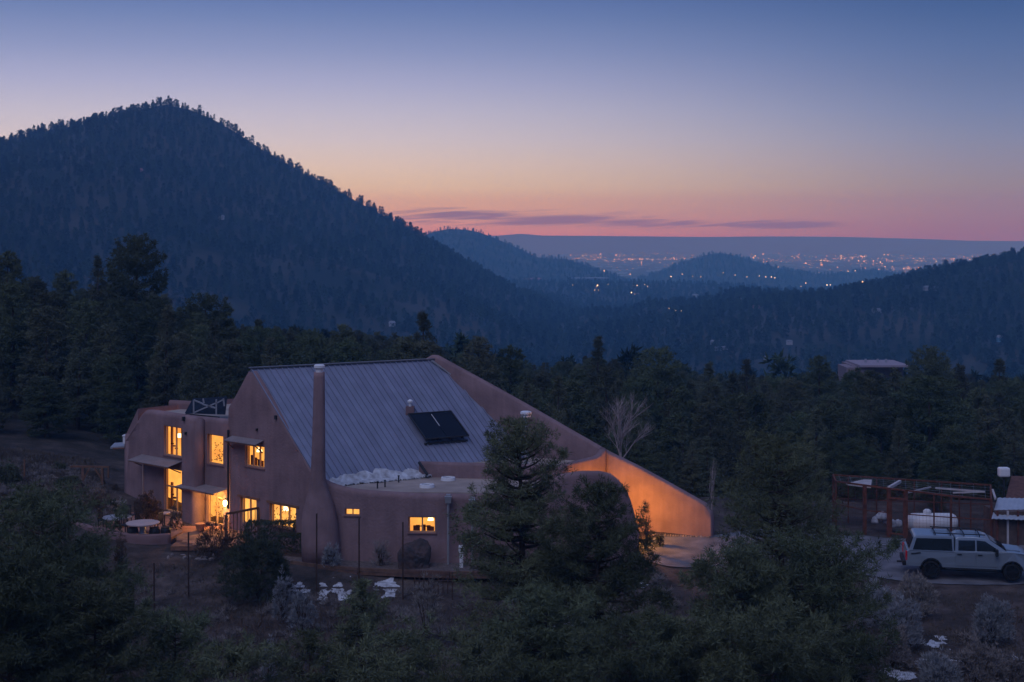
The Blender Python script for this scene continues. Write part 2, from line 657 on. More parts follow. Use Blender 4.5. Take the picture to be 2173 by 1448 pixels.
def tuft_tris(centers, dirs, L, w, K, spread, seed):
    """K thin triangles fanning out of every centre, leaning along dirs"""
    g = np.random.default_rng(seed)
    n = len(centers)
    r = g.normal(size=(n, K, 3))
    r /= np.linalg.norm(r, axis=2, keepdims=True)
    d = dirs[:, None, :] * (1 - spread) + r * spread
    d /= np.linalg.norm(d, axis=2, keepdims=True) + 1e-9
    LL = (L * (.6 + .6 * g.random((n, K, 1))))
    if hasattr(L, '__len__'):
        LL = L[:, None, None] * (.6 + .6 * g.random((n, K, 1)))
    s = np.cross(d, g.normal(size=(n, K, 3)))
    s /= np.linalg.norm(s, axis=2, keepdims=True) + 1e-9
    c = centers[:, None, :] + r * LL * .12
    tip = c + d * LL
    mid = c + d * LL * .35
    v = np.stack([c, mid + s * w, tip, mid - s * w], 2).reshape(-1, 3)
    m = n * K
    b = np.arange(m)[:, None] * 4
    return v, b + np.array([[0, 1, 2, 3]])


def crown_profile(f, kind):
    # relative radius against height fraction f (0 bottom .. 1 top)
    if kind == 'cone':
        return (1 - f) ** .75 * (.55 + .45 * np.minimum(1, f * 6))
    if kind == 'round':
        return np.sqrt(np.maximum(0, 1 - (np.abs(f - .42) / .6) ** 2.2)) * (1 - .12 * f)
    return (1 - f) ** .42 * np.minimum(1, .55 + 2.0 * f)


def make_pine(seed, h, R, base, kind, n_br, per, L, w, K, spread=.62, irregular=.35, limbs=True, mat_=None, trunk_r=None):
    """-> (crown mesh, trunk mesh, limbs mesh): whorled limbs with needle tufts along their outer part"""
    g = np.random.default_rng(seed)
    cen, dr = [], []
    lim = MB()
    lean = g.normal(size=2) * .02
    f = np.sort(g.random(n_br)) ** .9
    clump = g.random(7) * 6.28
    for i in range(n_br):
        fi = f[i]
        z = h * (base + (1 - base) * fi * .97)
        a = i * 2.399 + g.normal() * .5
        rr = R * crown_profile(fi, kind) * (1 - irregular * g.random()) * (1 + .25 * math.sin(a * 2 + clump[0]) * irregular
                                                                            + .3 * math.sin(fi * 17 + clump[1]) * irregular)
        rr = max(rr, R * .12)
        up = .10 + .55 * fi + g.normal() * .08
        droop = -.18 * (1 - fi)
        dirh = np.array([math.cos(a), math.sin(a), 0])
        s = np.linspace(0, 1, 5)
        path = np.stack([lean[0] * z + dirh[0] * rr * s, lean[1] * z + dirh[1] * rr * s, z + rr * (droop * s + (up) * s ** 2)], 1)
        if limbs and rr > R * .3:
            r0 = .012 * h * (.35 + .4 * (1 - fi))
            lim.tube(path[:4], [r0, r0 * .75, r0 * .5, r0 * .25], n=4, cap=False)
        k = max(3, int(per * (rr / R) ** 1.3))
        pads = g.uniform(.28, 1.0, 4)
        pads[0] = 1.0
        t = np.clip(pads[g.integers(0, 4, k)] + g.normal(size=k) * .09, .2, 1.06)
        q = np.array([np.interp(t, s, path[:, c]) for c in range(3)]).T
        side = np.array([-dirh[1], dirh[0], 0])
        off = g.normal(size=(k, 1)) * rr * .20 * np.minimum(1, t[:, None] * 1.2)
        q = q + side * off + np.array([0, 0, 1]) * (np.abs(g.normal(size=(k, 1))) * .09 + .02) * (rr * .4 + .6)
        d = dirh * .55 + side * np.sign(off) * .25 + np.array([0, 0, .65])
        d = d + g.normal(size=(k, 3)) * .25
        cen.append(q)
        dr.append(d / np.linalg.norm(d, axis=1, keepdims=True))
    # leader
    kt = max(4, int(per * .8))
    zt = h * (1 - .1 * g.random(kt))
    cen.append(np.stack([lean[0] * zt + g.normal(size=kt) * .04 * R, lean[1] * zt + g.normal(size=kt) * .04 * R, zt], 1))
    dr.append(np.tile(np.array([[0, 0, 1.]]), (kt, 1)))
    cen, dr = np.concatenate(cen), np.concatenate(dr)
    v, q = tuft_tris(cen, dr, L, w, K, spread, seed + 1)
    crown = np_mesh('crown', v, q, mat_ or NEEDLE)
    tr = MB()
    r0 = trunk_r or .018 * h
    tr.tube([(0, 0, -.4), (lean[0] * h * .3, lean[1] * h * .3, h * .3), (lean[0] * h * .7, lean[1] * h * .7, h * .7), (lean[0] * h, lean[1] * h, h * .97)],
            [r0 * 1.15, r0 * .9, r0 * .45, r0 * .08], n=8)
    tm = bpy.data.meshes.new('trunk')
    tm.from_pydata(tr.v, [], tr.f)
    tm.materials.append(BARK)
    lm = None
    if limbs:
        lm = bpy.data.meshes.new('limbs')
        lm.from_pydata(lim.v, [], lim.f)
        lm.materials.append(BARK)
    return crown, tm, lm


def place_tree(name, meshes, x, y, sc, rz, label, cat='tree', group=None, z=None, sxy=None):
    z = ground_z(x, y) if z is None else z
    e = empty(name, (x, y, z), rz, label=label, cat=cat, group=group)
    e.scale = (sxy or sc, sxy or sc, sc)
    for nm, m in zip(('crown', 'trunk', 'limbs'), meshes):
        if m is not None:
            link_mesh(nm, m, e)
    return e


# foreground pines, each its own build: (u centre, v top, depth, radius, kind, base, label)
FG = [
    (1116, 893, 47.0, 2.6, 'cone2', .14, 'tall shaggy pine in front of the flat roof, its tip over the roof vent'),
    (1258, 1028, 45.5, 2.15, 'cone2', .22, 'pine crowding the tall one from the right, in front of the rounded end wall'),
    (1668, 925, 48.5, 3.0, 'cone2', .10, 'broad dark pine standing alone between the glowing wall and the wire pen'),
    (1735, 1160, 42.5, 2.3, 'round', .12, 'bushy pine below the broad one, at the edge of the sage slope'),
    (1555, 1175, 41.0, 2.0, 'cone2', .12, 'lower pine tucked under the left flank of the broad one'),
    (1335, 1315, 38.5, 1.5, 'round', .12, 'round topped young pine below the two central pines'),
    (1420, 1330, 40.0, 1.7, 'cone2', .05, 'very dark small fir like pine in the gap at the bottom of the picture'),
    (1150, 1265, 41.5, 1.9, 'cone2', .3, 'thin pine with a bare black trunk beside the snow patch'),
    (105, 1062, 42.0, 2.5, 'round', .2, 'large shaggy pine filling the lower left corner of the picture'),
    (205, 1250, 38.0, 1.9, 'cone2', .2, 'smaller pine overlapping the big corner pine on its right'),
    (20, 1190, 37.0, 1.7, 'round', .1, 'pine cut by the left edge of the picture at the bottom'),
    (375, 1318, 40.0, 1.5, 'round', .05, 'squat young pine at the bottom edge, third crown from the left corner'),
    (500, 1385, 38.5, 1.3, 'round', .05, 'low yellowish young pine just peeking over the bottom edge'),
    (772, 1240, 45.0, 1.15, 'cone2', .1, 'slim young pine between the snow patches below the house wall'),
    (655, 1345, 40.5, 1.3, 'cone2', .08, 'young pine left of the slim one, below the snow patches'),
    (850, 1345, 39.5, 1.5, 'round', .05, 'rounded young pine right of the slim one at the bottom edge'),
    (1010, 1370, 39.0, 1.5, 'round', .05, 'low dark pine at the bottom edge under the tall shaggy pine'),
    (1640, 1330, 37.5, 1.9, 'round', .08, 'wide low pine at the bottom edge under the broad dark pine'),
]
for i, (u, v, y, R, kind, base, lab) in enumerate(FG):
    x = (u - 1086.5) / F * y
    z = ground_z(x, y)
    top = HC - (v - 500) / F * y
    h = top - z
    R *= 1.16
    big = R > 1.8
    nb = int((26 + 11 * h) * (1.2 if big else .8))
    ms = make_pine(100 + i, h, R, base, kind, nb, 84 if big else 50, .19, .011, 11, spread=.7, irregular=.36)
    place_tree('pine_tree', ms, x, y, 1, i * 1.1, lab, group='pines on the near slope')

# the wood behind the house: shared crowns, one object per tree
MID = []
for k in range(7):
    kind = ['cone', 'cone2', 'cone2', 'cone2', 'cone', 'round', 'cone'][k]
    h = 9.0
    MID.append(make_pine(300 + k, h, [1.9, 2.1, 2.2, 2.0, 1.7, 2.3, 2.05][k], .06, kind, 120, 36, .24, .026, 10, spread=.66, irregular=.22,
                         limbs=False, mat_=MIDN if k % 2 else MIDN2))


def in_frame(x, y, m=.02):
    return abs(x / y) < .36 + m


def clear_zone(x, y):
    """no forest trees here: house, yard, drive, pen"""
    t = x / y
    if y < 77:
        return True
    if x < -20 and y < 84:
        return True
    if x < 8 and y < 82:
        return True
    return False


# named trees that break the skyline of the wood: (u, v top, depth, height scale, label)
SKY = [
    (283, 505, 128, 'tallest pine of the wood, rising against the dark mountain left of the house'),
    (8, 535, 118, 'tall pine of the wood at the left edge of the picture'),
    (75, 590, 125, 'round crowned pine right of the one at the left edge'),
    (140, 575, 140, 'slim pine between the left edge and the tallest pine'),
    (205, 545, 132, 'pine just left of the tallest one, a head lower'),
    (445, 628, 125, 'pine rising over the wood halfway between the tallest pine and the gable'),
    (903, 662, 118, 'big pine whose crown stands just behind the top of the roof ridge'),
    (545, 680, 118, 'bushy pine behind the gable peak'),
    (735, 690, 122, 'dark pine behind the middle of the roof ridge'),
    (1015, 718, 112, 'broad pine right of the roof peak'),
    (1080, 735, 116, 'pine above the sloping wing wall'),
    (1268, 716, 124, 'high rounded pine above the bare tree'),
    (1388, 742, 120, 'pointed pine right of the bare tree on the skyline of the wood'),
    (1500, 770, 128, 'pine on the skyline halfway to the far pink building'),
    (1588, 765, 130, 'twin of the skyline pine, one tree to its right'),
    (1735, 755, 134, 'rounded pine left of the far pink roofed building'),
    (1845, 790, 112, 'dark pine in front of the far pink roofed building'),
    (1822, 783, 116, 'small pine hiding the left end of the far pink roofed building'),
    (1905, 782, 114, 'small pine before the right end of the far pink roofed building'),
    (1975, 742, 132, 'tall pine right of the far pink roofed building'),
    (2040, 775, 126, 'pine two trees right of the far pink roofed building'),
    (2120, 765, 128, 'last skyline pine at the right edge of the picture'),
    (1600, 835, 100, 'dense cone shaped pine behind the broad foreground pine'),
    (1510, 855, 98, 'cone shaped pine rising right of the glowing wall'),
    (1330, 850, 96, 'dark pine directly behind the bare tree'),
    (1180, 800, 98, 'pine behind the middle of the sloping wing wall'),
    (1985, 870, 103, 'pale tipped pine in the wood above the wire pen'),
    (1830, 880, 104, 'pine above the left part of the wire pen'),
    (230, 700, 102, 'pale grey pine in the wood above the left yard'),
    (100, 830, 94, 'short pine at the back of the left yard'),
]
used = []
tall_n = 0
for i, (u, v, y, lab) in enumerate(SKY):
    x = (u - 1086.5) / F * y
    z = ground_z(x, y)
    top = HC - (v - 500) / F * y
    h = max(4.0, top - z)
    place_tree('pine_tree', MID[5 if i == 0 else i % 7], x, y, h / 9.0, i * 2.1, lab, group='pines breaking the skyline of the wood', sxy=min(1.55 if i == 0 else 1.3, max(.9, h / 9.0 * 1.15)))
    used.append((x, y))

ZU = [150, 330, 560, 800, 1080, 1300, 1520, 1740, 1950]
ZN = ['at the left edge of the picture', 'behind the timber gate and the left yard', 'behind the flat roofed left part of the house', 'behind the left half of the metal roof',
      'behind the right half of the metal roof', 'above the sloping wing wall', 'around the bare tree', 'behind the broad foreground pine', 'behind the wire pen', 'above the shed at the right edge']
pts_tree = []
cells = []
y = 77.0
while y < 215:
    sp = 3.9 + (y - 77) * .008
    x = -.40 * y
    while x < .40 * y:
        cells.append((x + random.uniform(-1.2, 1.2), y + random.uniform(-1.3, 1.3)))
        x += sp
    y += sp * .92
n_ind = 0
rest = []
cells.sort(key=lambda c: c[1])
for (x, y) in cells:
    if clear_zone(x, y):
        continue
    if any((x - a) ** 2 + (y - b) ** 2 < 4.4 for a, b in used):
        continue
    t = x / y
    u = 1086.5 + t * F
    # keep a gap in front of the far pink building
    if u < 300 and y < 92 + random.random() * 4:
        continue
    h = 6.0 + 3.6 * random.random() ** 1.0
    if y < 86:
        h *= .42
    elif y < 92:
        h *= .62
    elif y < 100:
        h *= .8
    gz_ = ground_z(x, y)
    # height limit so that the wood keeps the photo's skyline
    lim_v = np.interp(u, [-100, 0, 60, 130, 190, 240, 330, 380, 450, 520, 700, 850, 960, 1060, 1130, 1270, 1320, 1400, 1500, 1600, 1700, 1790, 1940, 2000, 2173],
                      [570, 560, 612, 620, 605, 560, 560, 640, 655, 690, 700, 705, 745, 760, 770, 752, 770, 785, 790, 795, 790, 787, 786, 790, 800])
    hmax = HC - (lim_v - 500) / F * y - gz_
    h = min(h, hmax * (1 - .18 * random.random()))
    if h < 2.6:
        continue
    if n_ind < 268 and in_frame(x, y, .01):
        # skip trees wholly hidden behind the house body
        if 540 < u < 900 and y < 98:
            continue
        zi = int(np.searchsorted(ZU, u))
        rank = 'front rank' if y < 103 else 'deeper'
        lab = ('front rank pine of the wood ' if y < 103 else 'pine deep in the wood ') + ZN[zi]
        grp = rank + ' pines of the wood ' + ZN[zi]
        k = random.randrange(7)
        s = h / 9.0
        place_tree('pine_tree', MID[k], x, y, s, random.random() * 6.28, lab, group=grp, z=gz_,
                   sxy=s * random.uniform(.9, 1.25) + .08)
        n_ind += 1
    else:
        rest.append((x, y, gz_, h / 9.0))


def scatter(name, pts, source, label, obj=None):
    """points (x,y,z,scale) -> one object that instances the mesh of `source`"""
    arr = np.array(pts, dtype=np.float32)
    me = bpy.data.meshes.new(name)
    me.vertices.add(len(arr))
    me.vertices.foreach_set('co', arr[:, :3].ravel())
    a = me.attributes.new('scl', 'FLOAT', 'POINT')
    a.data.foreach_set('value', arr[:, 3].copy())
    r = me.attributes.new('rot', 'FLOAT', 'POINT')
    r.data.foreach_set('value', (np.random.default_rng(len(arr)).random(len(arr)) * 6.28).astype(np.float32))
    me.update()
    o = link_mesh(name, me)
    tag(o, label, kind='stuff')
    ng = bpy.data.node_groups.new(name + '_nodes', 'GeometryNodeTree')
    ng.interface.new_socket('Geometry', in_out='INPUT', socket_type='NodeSocketGeometry')
    ng.interface.new_socket('Geometry', in_out='OUTPUT', socket_type='NodeSocketGeometry')
    gi = ng.nodes.new('NodeGroupInput')
    go = ng.nodes.new('NodeGroupOutput')
    ip = ng.nodes.new('GeometryNodeInstanceOnPoints')
    oi = ng.nodes.new('GeometryNodeObjectInfo')
    oi.inputs['Object'].default_value = source
    oi.inputs['As Instance'].default_value = True
    oi.transform_space = 'ORIGINAL'
    na = ng.nodes.new('GeometryNodeInputNamedAttribute')
    na.data_type = 'FLOAT'
    na.inputs['Name'].default_value = 'scl'
    nr = ng.nodes.new('GeometryNodeInputNamedAttribute')
    nr.data_type = 'FLOAT'
    nr.inputs['Name'].default_value = 'rot'
    cx = ng.nodes.new('ShaderNodeCombineXYZ')
    L = ng.links.new
    L(nr.outputs['Attribute'], cx.inputs[2])
    L(gi.outputs[0], ip.inputs['Points'])
    L(oi.outputs['Geometry'], ip.inputs['Instance'])
    L(na.outputs['Attribute'], ip.inputs['Scale'])
    L(cx.outputs[0], ip.inputs['Rotation'])
    L(ip.outputs[0], go.inputs[0])
    md = o.modifiers.new('scatter', 'NODES')
    md.node_group = ng
    return o


# source crowns for the masses are the crowns of real trees already standing in the wood
def far_tree(seed, x, y, s, kind, lab):
    c, t, _ = make_pine(seed, 9, 2.5, .06, kind, 34, 5, 1.15, .17, 5, spread=.6, irregular=.35, limbs=False, mat_=FARN)
    e = empty('pine_tree', (x, y, ground_z(x, y)), 0, label=lab, cat='tree', group='pines breaking the skyline of the wood')
    e.scale = (s, s, s)
    cr = link_mesh('crown', c, e)
    link_mesh('trunk', t, e)
    return cr


src = [far_tree(500, *[(k - 1086.5) / F * yy for k, yy in [(1330, 160)]], 160, .95, 'cone2', 'pine at the far side of the wood above the bare tree'),
       far_tree(501, (1660 - 1086.5) / F * 165, 165, .95, 'round', 'pine at the far side of the wood above the broad foreground pine'),
       far_tree(502, (980 - 1086.5) / F * 160, 160, .9, 'cone', 'pine at the far side of the wood right of the ridge end')]
groups3 = [[], [], []]
for i, p in enumerate(rest):
    groups3[i % 3].append(p)
mid_src = [c for c in (o for o in bpy.data.objects if o.name.startswith('crown')) if c.data in [m[0] for m in MID[:3]]]
pick = {}
for c in mid_src:
    pick.setdefault(c.data.name, c)
pick = list(pick.values())[:3]
for k in range(3):
    scatter('wood', groups3[k], pick[k], 'dense far side of the pine wood behind the house')


def fill(y0, y1, sp0, hs, keep=None, tmin=-.42, tmax=.42, seed=0, jit=.5, grow=0):
    g = np.random.default_rng(seed)
    out = []
    y = y0
    while y < y1:
        sp = sp0 + grow * (y - y0)
        xs = np.arange(tmin * y, tmax * y, sp)
        xs = xs + g.uniform(-jit, jit, len(xs)) * sp
        ys = y + g.uniform(-jit, jit, len(xs)) * sp
        zz = H(xs, ys)
        s = hs * (.55 + .7 * g.random(len(xs)))
        # small clearings
        cl = fbm(xs / 45, ys / 45, 3)
        ok = (cl < .19) | (g.random(len(xs)) < .4)
        if keep is not None:
            ok &= keep(xs, ys)
        out.append(np.stack([xs, ys, zz - .3, s], 1)[ok])
        y += sp
    return np.concatenate(out)


def split3(a, name, lab):
    idx = np.random.default_rng(1).integers(0, 3, len(a))
    for k in range(3):
        scatter(name, a[idx == k], src[k], lab)


f1 = fill(215, 1260, 5.6, .72, seed=1, grow=.0016)
split3(f1, 'forest', 'pine forest covering the valley side and the dark mountain')
f2 = fill(1260, 3050, 9, .72, seed=2, grow=.003, tmin=-.15, tmax=.40)
split3(f2, 'distant_forest', 'distant blue woodland on the foothills')
# ------------------------------------------------------------------ house
ADOBE = mat('adobe_stucco', (.26, .172, .175), rough=.95, var=.2, scale=.8, bump=.5, bscale=9, spec=.1, detail=8)


def weather(m, amt=.35, sx=2.2, sz=.22):
    """long vertical rain streaks and dusty patches multiplied into the stucco colour"""
    nt_ = m.node_tree
    b = nt_.nodes['Principled BSDF']
    srcs = b.inputs['Base Color'].links[0].from_socket
    tc = nt_.nodes.new('ShaderNodeTexCoord')
    mp = nt_.nodes.new('ShaderNodeMapping')
    mp.inputs['Scale'].default_value = (sx, sx, sz)
    n = nt_.nodes.new('ShaderNodeTexNoise')
    n.inputs['Scale'].default_value = 1.6
    n.inputs['Detail'].default_value = 7
    n.inputs['Roughness'].default_value = .65
    r = nt_.nodes.new('ShaderNodeValToRGB')
    r.color_ramp.elements[0].position = .36
    r.color_ramp.elements[0].color = (1 - amt, 1 - amt, 1 - amt, 1)
    r.color_ramp.elements[1].position = .62
    r.color_ramp.elements[1].color = (1.0, 1.0, 1.0, 1)
    mx = nt_.nodes.new('ShaderNodeMix')
    mx.data_type = 'RGBA'
    mx.blend_type = 'MULTIPLY'
    mx.inputs[0].default_value = 1
    L = nt_.links.new
    L(tc.outputs['Object'], mp.inputs[0])
    L(mp.outputs[0], n.inputs['Vector'])
    L(n.outputs[0], r.inputs[0])
    L(srcs, mx.inputs[6])
    L(r.outputs[0], mx.inputs[7])
    L(mx.outputs[2], b.inputs['Base Color'])


weather(ADOBE, .13)
ADOBE_D = mat('adobe_stucco_dark', (.20, .125, .125), rough=.95, var=.12, scale=.9, bump=.35, bscale=9, spec=.1)
METAL = mat('roof_metal', (.235, .25, .34), rough=.5, var=.09, scale=1.3, metal=.15, spec=.5, obj_var=.09)
weather(METAL, .08, 1.2, .5)
TRIMM = mat('roof_trim_metal', (.17, .17, .20), rough=.5, metal=.3)
TAR = mat('flat_roof_coating', (.36, .29, .25), rough=.95, var=.22, scale=.8, bump=.3, bscale=6)
FRAME = mat('window_frame_paint', (.46, .30, .18), rough=.6)
DARKFR = mat('dark_metal', (.03, .03, .033), rough=.5)
WOOD = mat('weathered_wood', (.22, .11, .07), rough=.85, var=.3, scale=4, bump=.3, obj_var=.12)
RAILW = mat('brown_rail_wood', (.16, .085, .055), rough=.8, var=.3, scale=4)
POSTM = mat('dark_post_steel', (.07, .04, .03), rough=.9, var=.35, scale=5)
RUST = mat('rusted_steel', (.115, .042, .028), rough=.9, var=.35, scale=5)
WHITE = mat('white_paint', (.72, .72, .74), rough=.6, var=.08, scale=3)
GALV = mat('galvanised_metal', (.42, .42, .44), rough=.4, metal=.5, var=.12, scale=3)
CORR = mat('awning_metal', (.24, .20, .20), rough=.6, var=.15, scale=2)
SOLAR = mat('solar_glass', (.006, .008, .016), rough=.25, spec=.3)
TERRA = mat('terracotta', (.45, .2, .1), rough=.9, var=.2)
STONE = mat('stone', (.22, .19, .18), rough=.95, var=.4, scale=3, bump=.6, obj_var=.3)
SNOW = mat('snow', (.62, .64, .68), rough=.85, col2=(.30, .29, .30), scale=4, bump=.4)
GLOW = emat('lit_room', (1.0, .43, .075), 1.4, var=.34, scale=1.1)
GLOWB = emat('lit_room_bright', (1.0, .48, .10), 1.5, var=.36, scale=2.2)
ADDLAMP = emat('added_indoor_lamp', (1.0, .74, .36), 4.0)  # glow of the lamps invented inside the rooms
SILH = mat('indoor_things', (.10, .035, .012), rough=.8)
SILH2 = mat('indoor_plants', (.16, .06, .02), rough=.8)
CURT = mat('curtain_cloth', (.5, .28, .12), rough=.9)
GLASS = bpy.data.materials.new('window_glass')
GLASS.use_nodes = True
nt = GLASS.node_tree
nt.nodes.remove(nt.nodes['Principled BSDF'])
a_, b_, c_ = nt.nodes.new('ShaderNodeBsdfTransparent'), nt.nodes.new('ShaderNodeBsdfGlossy'), nt.nodes.new('ShaderNodeMixShader')
b_.inputs['Roughness'].default_value = .03
c_.inputs[0].default_value = .06
nt.links.new(a_.outputs[0], c_.inputs[1])
nt.links.new(b_.outputs[0], c_.inputs[2])
nt.links.new(c_.outputs[0], nt.nodes['Material Output'].inputs[0])


class Wall:
    """straight wall frame: origin O (plan), direction D (plan unit), outward normal Nn"""
    def __init__(s, O, D, Nn=None):
        s.O, s.D = Vector((*O, 0)), Vector((*D, 0)).normalized()
        s.N = Vector((*Nn, 0)).normalized() if Nn else Vector((s.D.y, -s.D.x, 0))

    def p(s, a, off, z):
        q = s.O + s.D * a + s.N * off
        return Vector((q.x, q.y, z))

    def ray(s, u, v, off=0):
        t = (u - 1086.5) / F
        o = s.O + s.N * off
        a = (t * o.y - o.x) / (s.D.x - t * s.D.y)
        y = o.y + s.D.y * a
        return a, HC - (v - 500) / F * y

    def top(s, pts, off=0):
        q = sorted(s.ray(u, v, off) for u, v in pts)
        xs, zs = [a for a, _ in q], [z for _, z in q]
        return lambda a: float(np.interp(a, xs, zs))

    def sheet(s, mb, s0, s1, top, zb, holes=(), off=0, thick=.42, r=.17, jamb=.28, step=.35, back=.9, wob=.03, ends=True):
        ss = set(np.arange(s0, s1, step).tolist() + [s0, s1])
        zz = set()
        for h in holes:
            ss.update((h[0], h[1]))
            zz.update((h[2], h[3]))
        ss = sorted(ss)
        ss = [a for i, a in enumerate(ss) if i == 0 or a - ss[i - 1] > .004 or any(abs(a - h[k]) < 1e-9 for h in holes for k in (0, 1))]
        zh = max([h[3] for h in holes] + [zb + .6])
        base = np.arange(zb, zh, .5).tolist() + list(zz) + [zh]
        base = sorted(set(base))
        base = [z for i, z in enumerate(base) if z in zz or z == zh or all(abs(z - q) > .08 for q in zz | {zh})]
        nup = 6
        nz = len(base)
        rows = []
        nar = 7
        for a in ss:
            tp = top(a) - r
            col = []
            w = (lambda z: 0) if any(h[0] - .2 < a < h[1] + .2 for h in holes) else (lambda z: float(fbm(a * .7 + s.O.x, z * .7)) * wob * 2)
            for z in base:
                col.append(s.p(a, off + w(z), min(z, tp)))
            for k in range(1, nup):
                z = zh + (tp - zh) * k / nup if tp > zh else tp
                col.append(s.p(a, off + w(z) * (1 - k / nup), z))
            for k in range(nar):
                th = math.pi * k / (nar - 1)
                col.append(s.p(a, off - thick / 2 + (thick / 2) * math.cos(th), tp + r * math.sin(th)))
            col.append(s.p(a, off - thick, max(zb, tp - back)))
            rows.append(col)
        nc = len(rows[0])
        vs = [q for c in rows for q in c]
        fs = []
        for i in range(len(rows) - 1):
            am = (ss[i] + ss[i + 1]) / 2
            for k in range(nc - 1):
                if k < nz - 1:
                    zm = (base[k] + base[k + 1]) / 2
                    if any(h[0] < am < h[1] and h[2] < zm < h[3] for h in holes):
                        continue
                a, b, c, d = i * nc + k, (i + 1) * nc + k, (i + 1) * nc + k + 1, i * nc + k + 1
                if (vs[a] - vs[d]).length < 1e-4 and (vs[b] - vs[c]).length < 1e-4:
                    continue
                fs.append((a, b, c, d))
        if ends:
            fs.append(tuple(range(nc)))
            fs.append(tuple(reversed(range((len(rows) - 1) * nc, len(rows) * nc))))
        mb.add(vs, fs)
        for h in holes:
            q = [(h[0], h[2]), (h[1], h[2]), (h[1], h[3]), (h[0], h[3])]
            vs = [s.p(a, off + .0, z) for a, z in q] + [s.p(a, off - jamb, z) for a, z in q]
            mb.add(vs, [(k, (k + 1) % 4, (k + 1) % 4 + 4, k + 4) for k in range(4)])

    def bx(s, mb, a0, a1, o0, o1, z0, z1):
        vs = [s.p(a, o, z) for z in (z0, z1) for a, o in ((a0, o0), (a1, o0), (a1, o1), (a0, o1))]
        return mb.add(vs, [(0, 3, 2, 1), (4, 5, 6, 7), (0, 1, 5, 4), (1, 2, 6, 5), (2, 3, 7, 6), (3, 0, 4, 7)])


class PathWall(Wall):
    """wall along a smooth plan curve through the given points"""
    def __init__(s, pts):
        q = [Vector((*p, 0)) for p in pts]
        dense = []
        for i in range(len(q) - 1):
            p0, p1, p2, p3 = q[max(i - 1, 0)], q[i], q[i + 1], q[min(i + 2, len(q) - 1)]
            for k in range(12):
                t = k / 12
                dense.append(.5 * ((2 * p1) + (p2 - p0) * t + (2 * p0 - 5 * p1 + 4 * p2 - p3) * t * t + (3 * p1 - p0 - 3 * p2 + p3) * t ** 3))
        dense.append(q[-1])
        s.q = dense
        s.L = [0]
        for i in range(1, len(dense)):
            s.L.append(s.L[-1] + (dense[i] - dense[i - 1]).length)
        s.O = dense[0]
        s.len = s.L[-1]
        s.D = (dense[-1] - dense[0]).normalized()
        s.N = Vector((s.D.y, -s.D.x, 0))

    def frame(s, a):
        i = int(np.clip(np.searchsorted(s.L, a) - 1, 0, len(s.q) - 2))
        f = (a - s.L[i]) / (s.L[i + 1] - s.L[i])
        def dd(j):
            j0, j1 = max(j - 1, 0), min(j + 1, len(s.q) - 1)
            return (s.q[j1] - s.q[j0]).normalized()
        d = (dd(i) * (1 - f) + dd(i + 1) * f).normalized()
        return s.q[i].lerp(s.q[i + 1], f), Vector((d.y, -d.x, 0))

    def p(s, a, off, z):
        c, n = s.frame(a)
        c = c + n * off
        return Vector((c.x, c.y, z))

    def ray(s, u, v, off=0):
        t = (u - 1086.5) / F
        if not hasattr(s, 'cache'):
            s.cache = {}
        if off not in s.cache:
            aa = np.linspace(-.5, s.len + .5, 500)
            s.cache[off] = (aa, np.array([s.p(float(a), off, 0)[:2] for a in aa]))
        aa, c = s.cache[off]
        k = int(np.argmin(np.abs(c[:, 0] - t * c[:, 1])))
        return float(aa[k]), HC - (v - 500) / F * float(c[k, 1])


def hole(wall, u0, u1, v0, v1, off=0):
    """pixel box of an opening -> (s0, s1, z0, z1), using the height at its middle column"""
    um = (u0 + u1) / 2
    a0, _ = wall.ray(u0, v0, off)
    a1, _ = wall.ray(u1, v1, off)
    _, zt = wall.ray(um, v0, off)
    _, zb = wall.ray(um, v1, off)
    return (min(a0, a1), max(a0, a1), zb, zt)


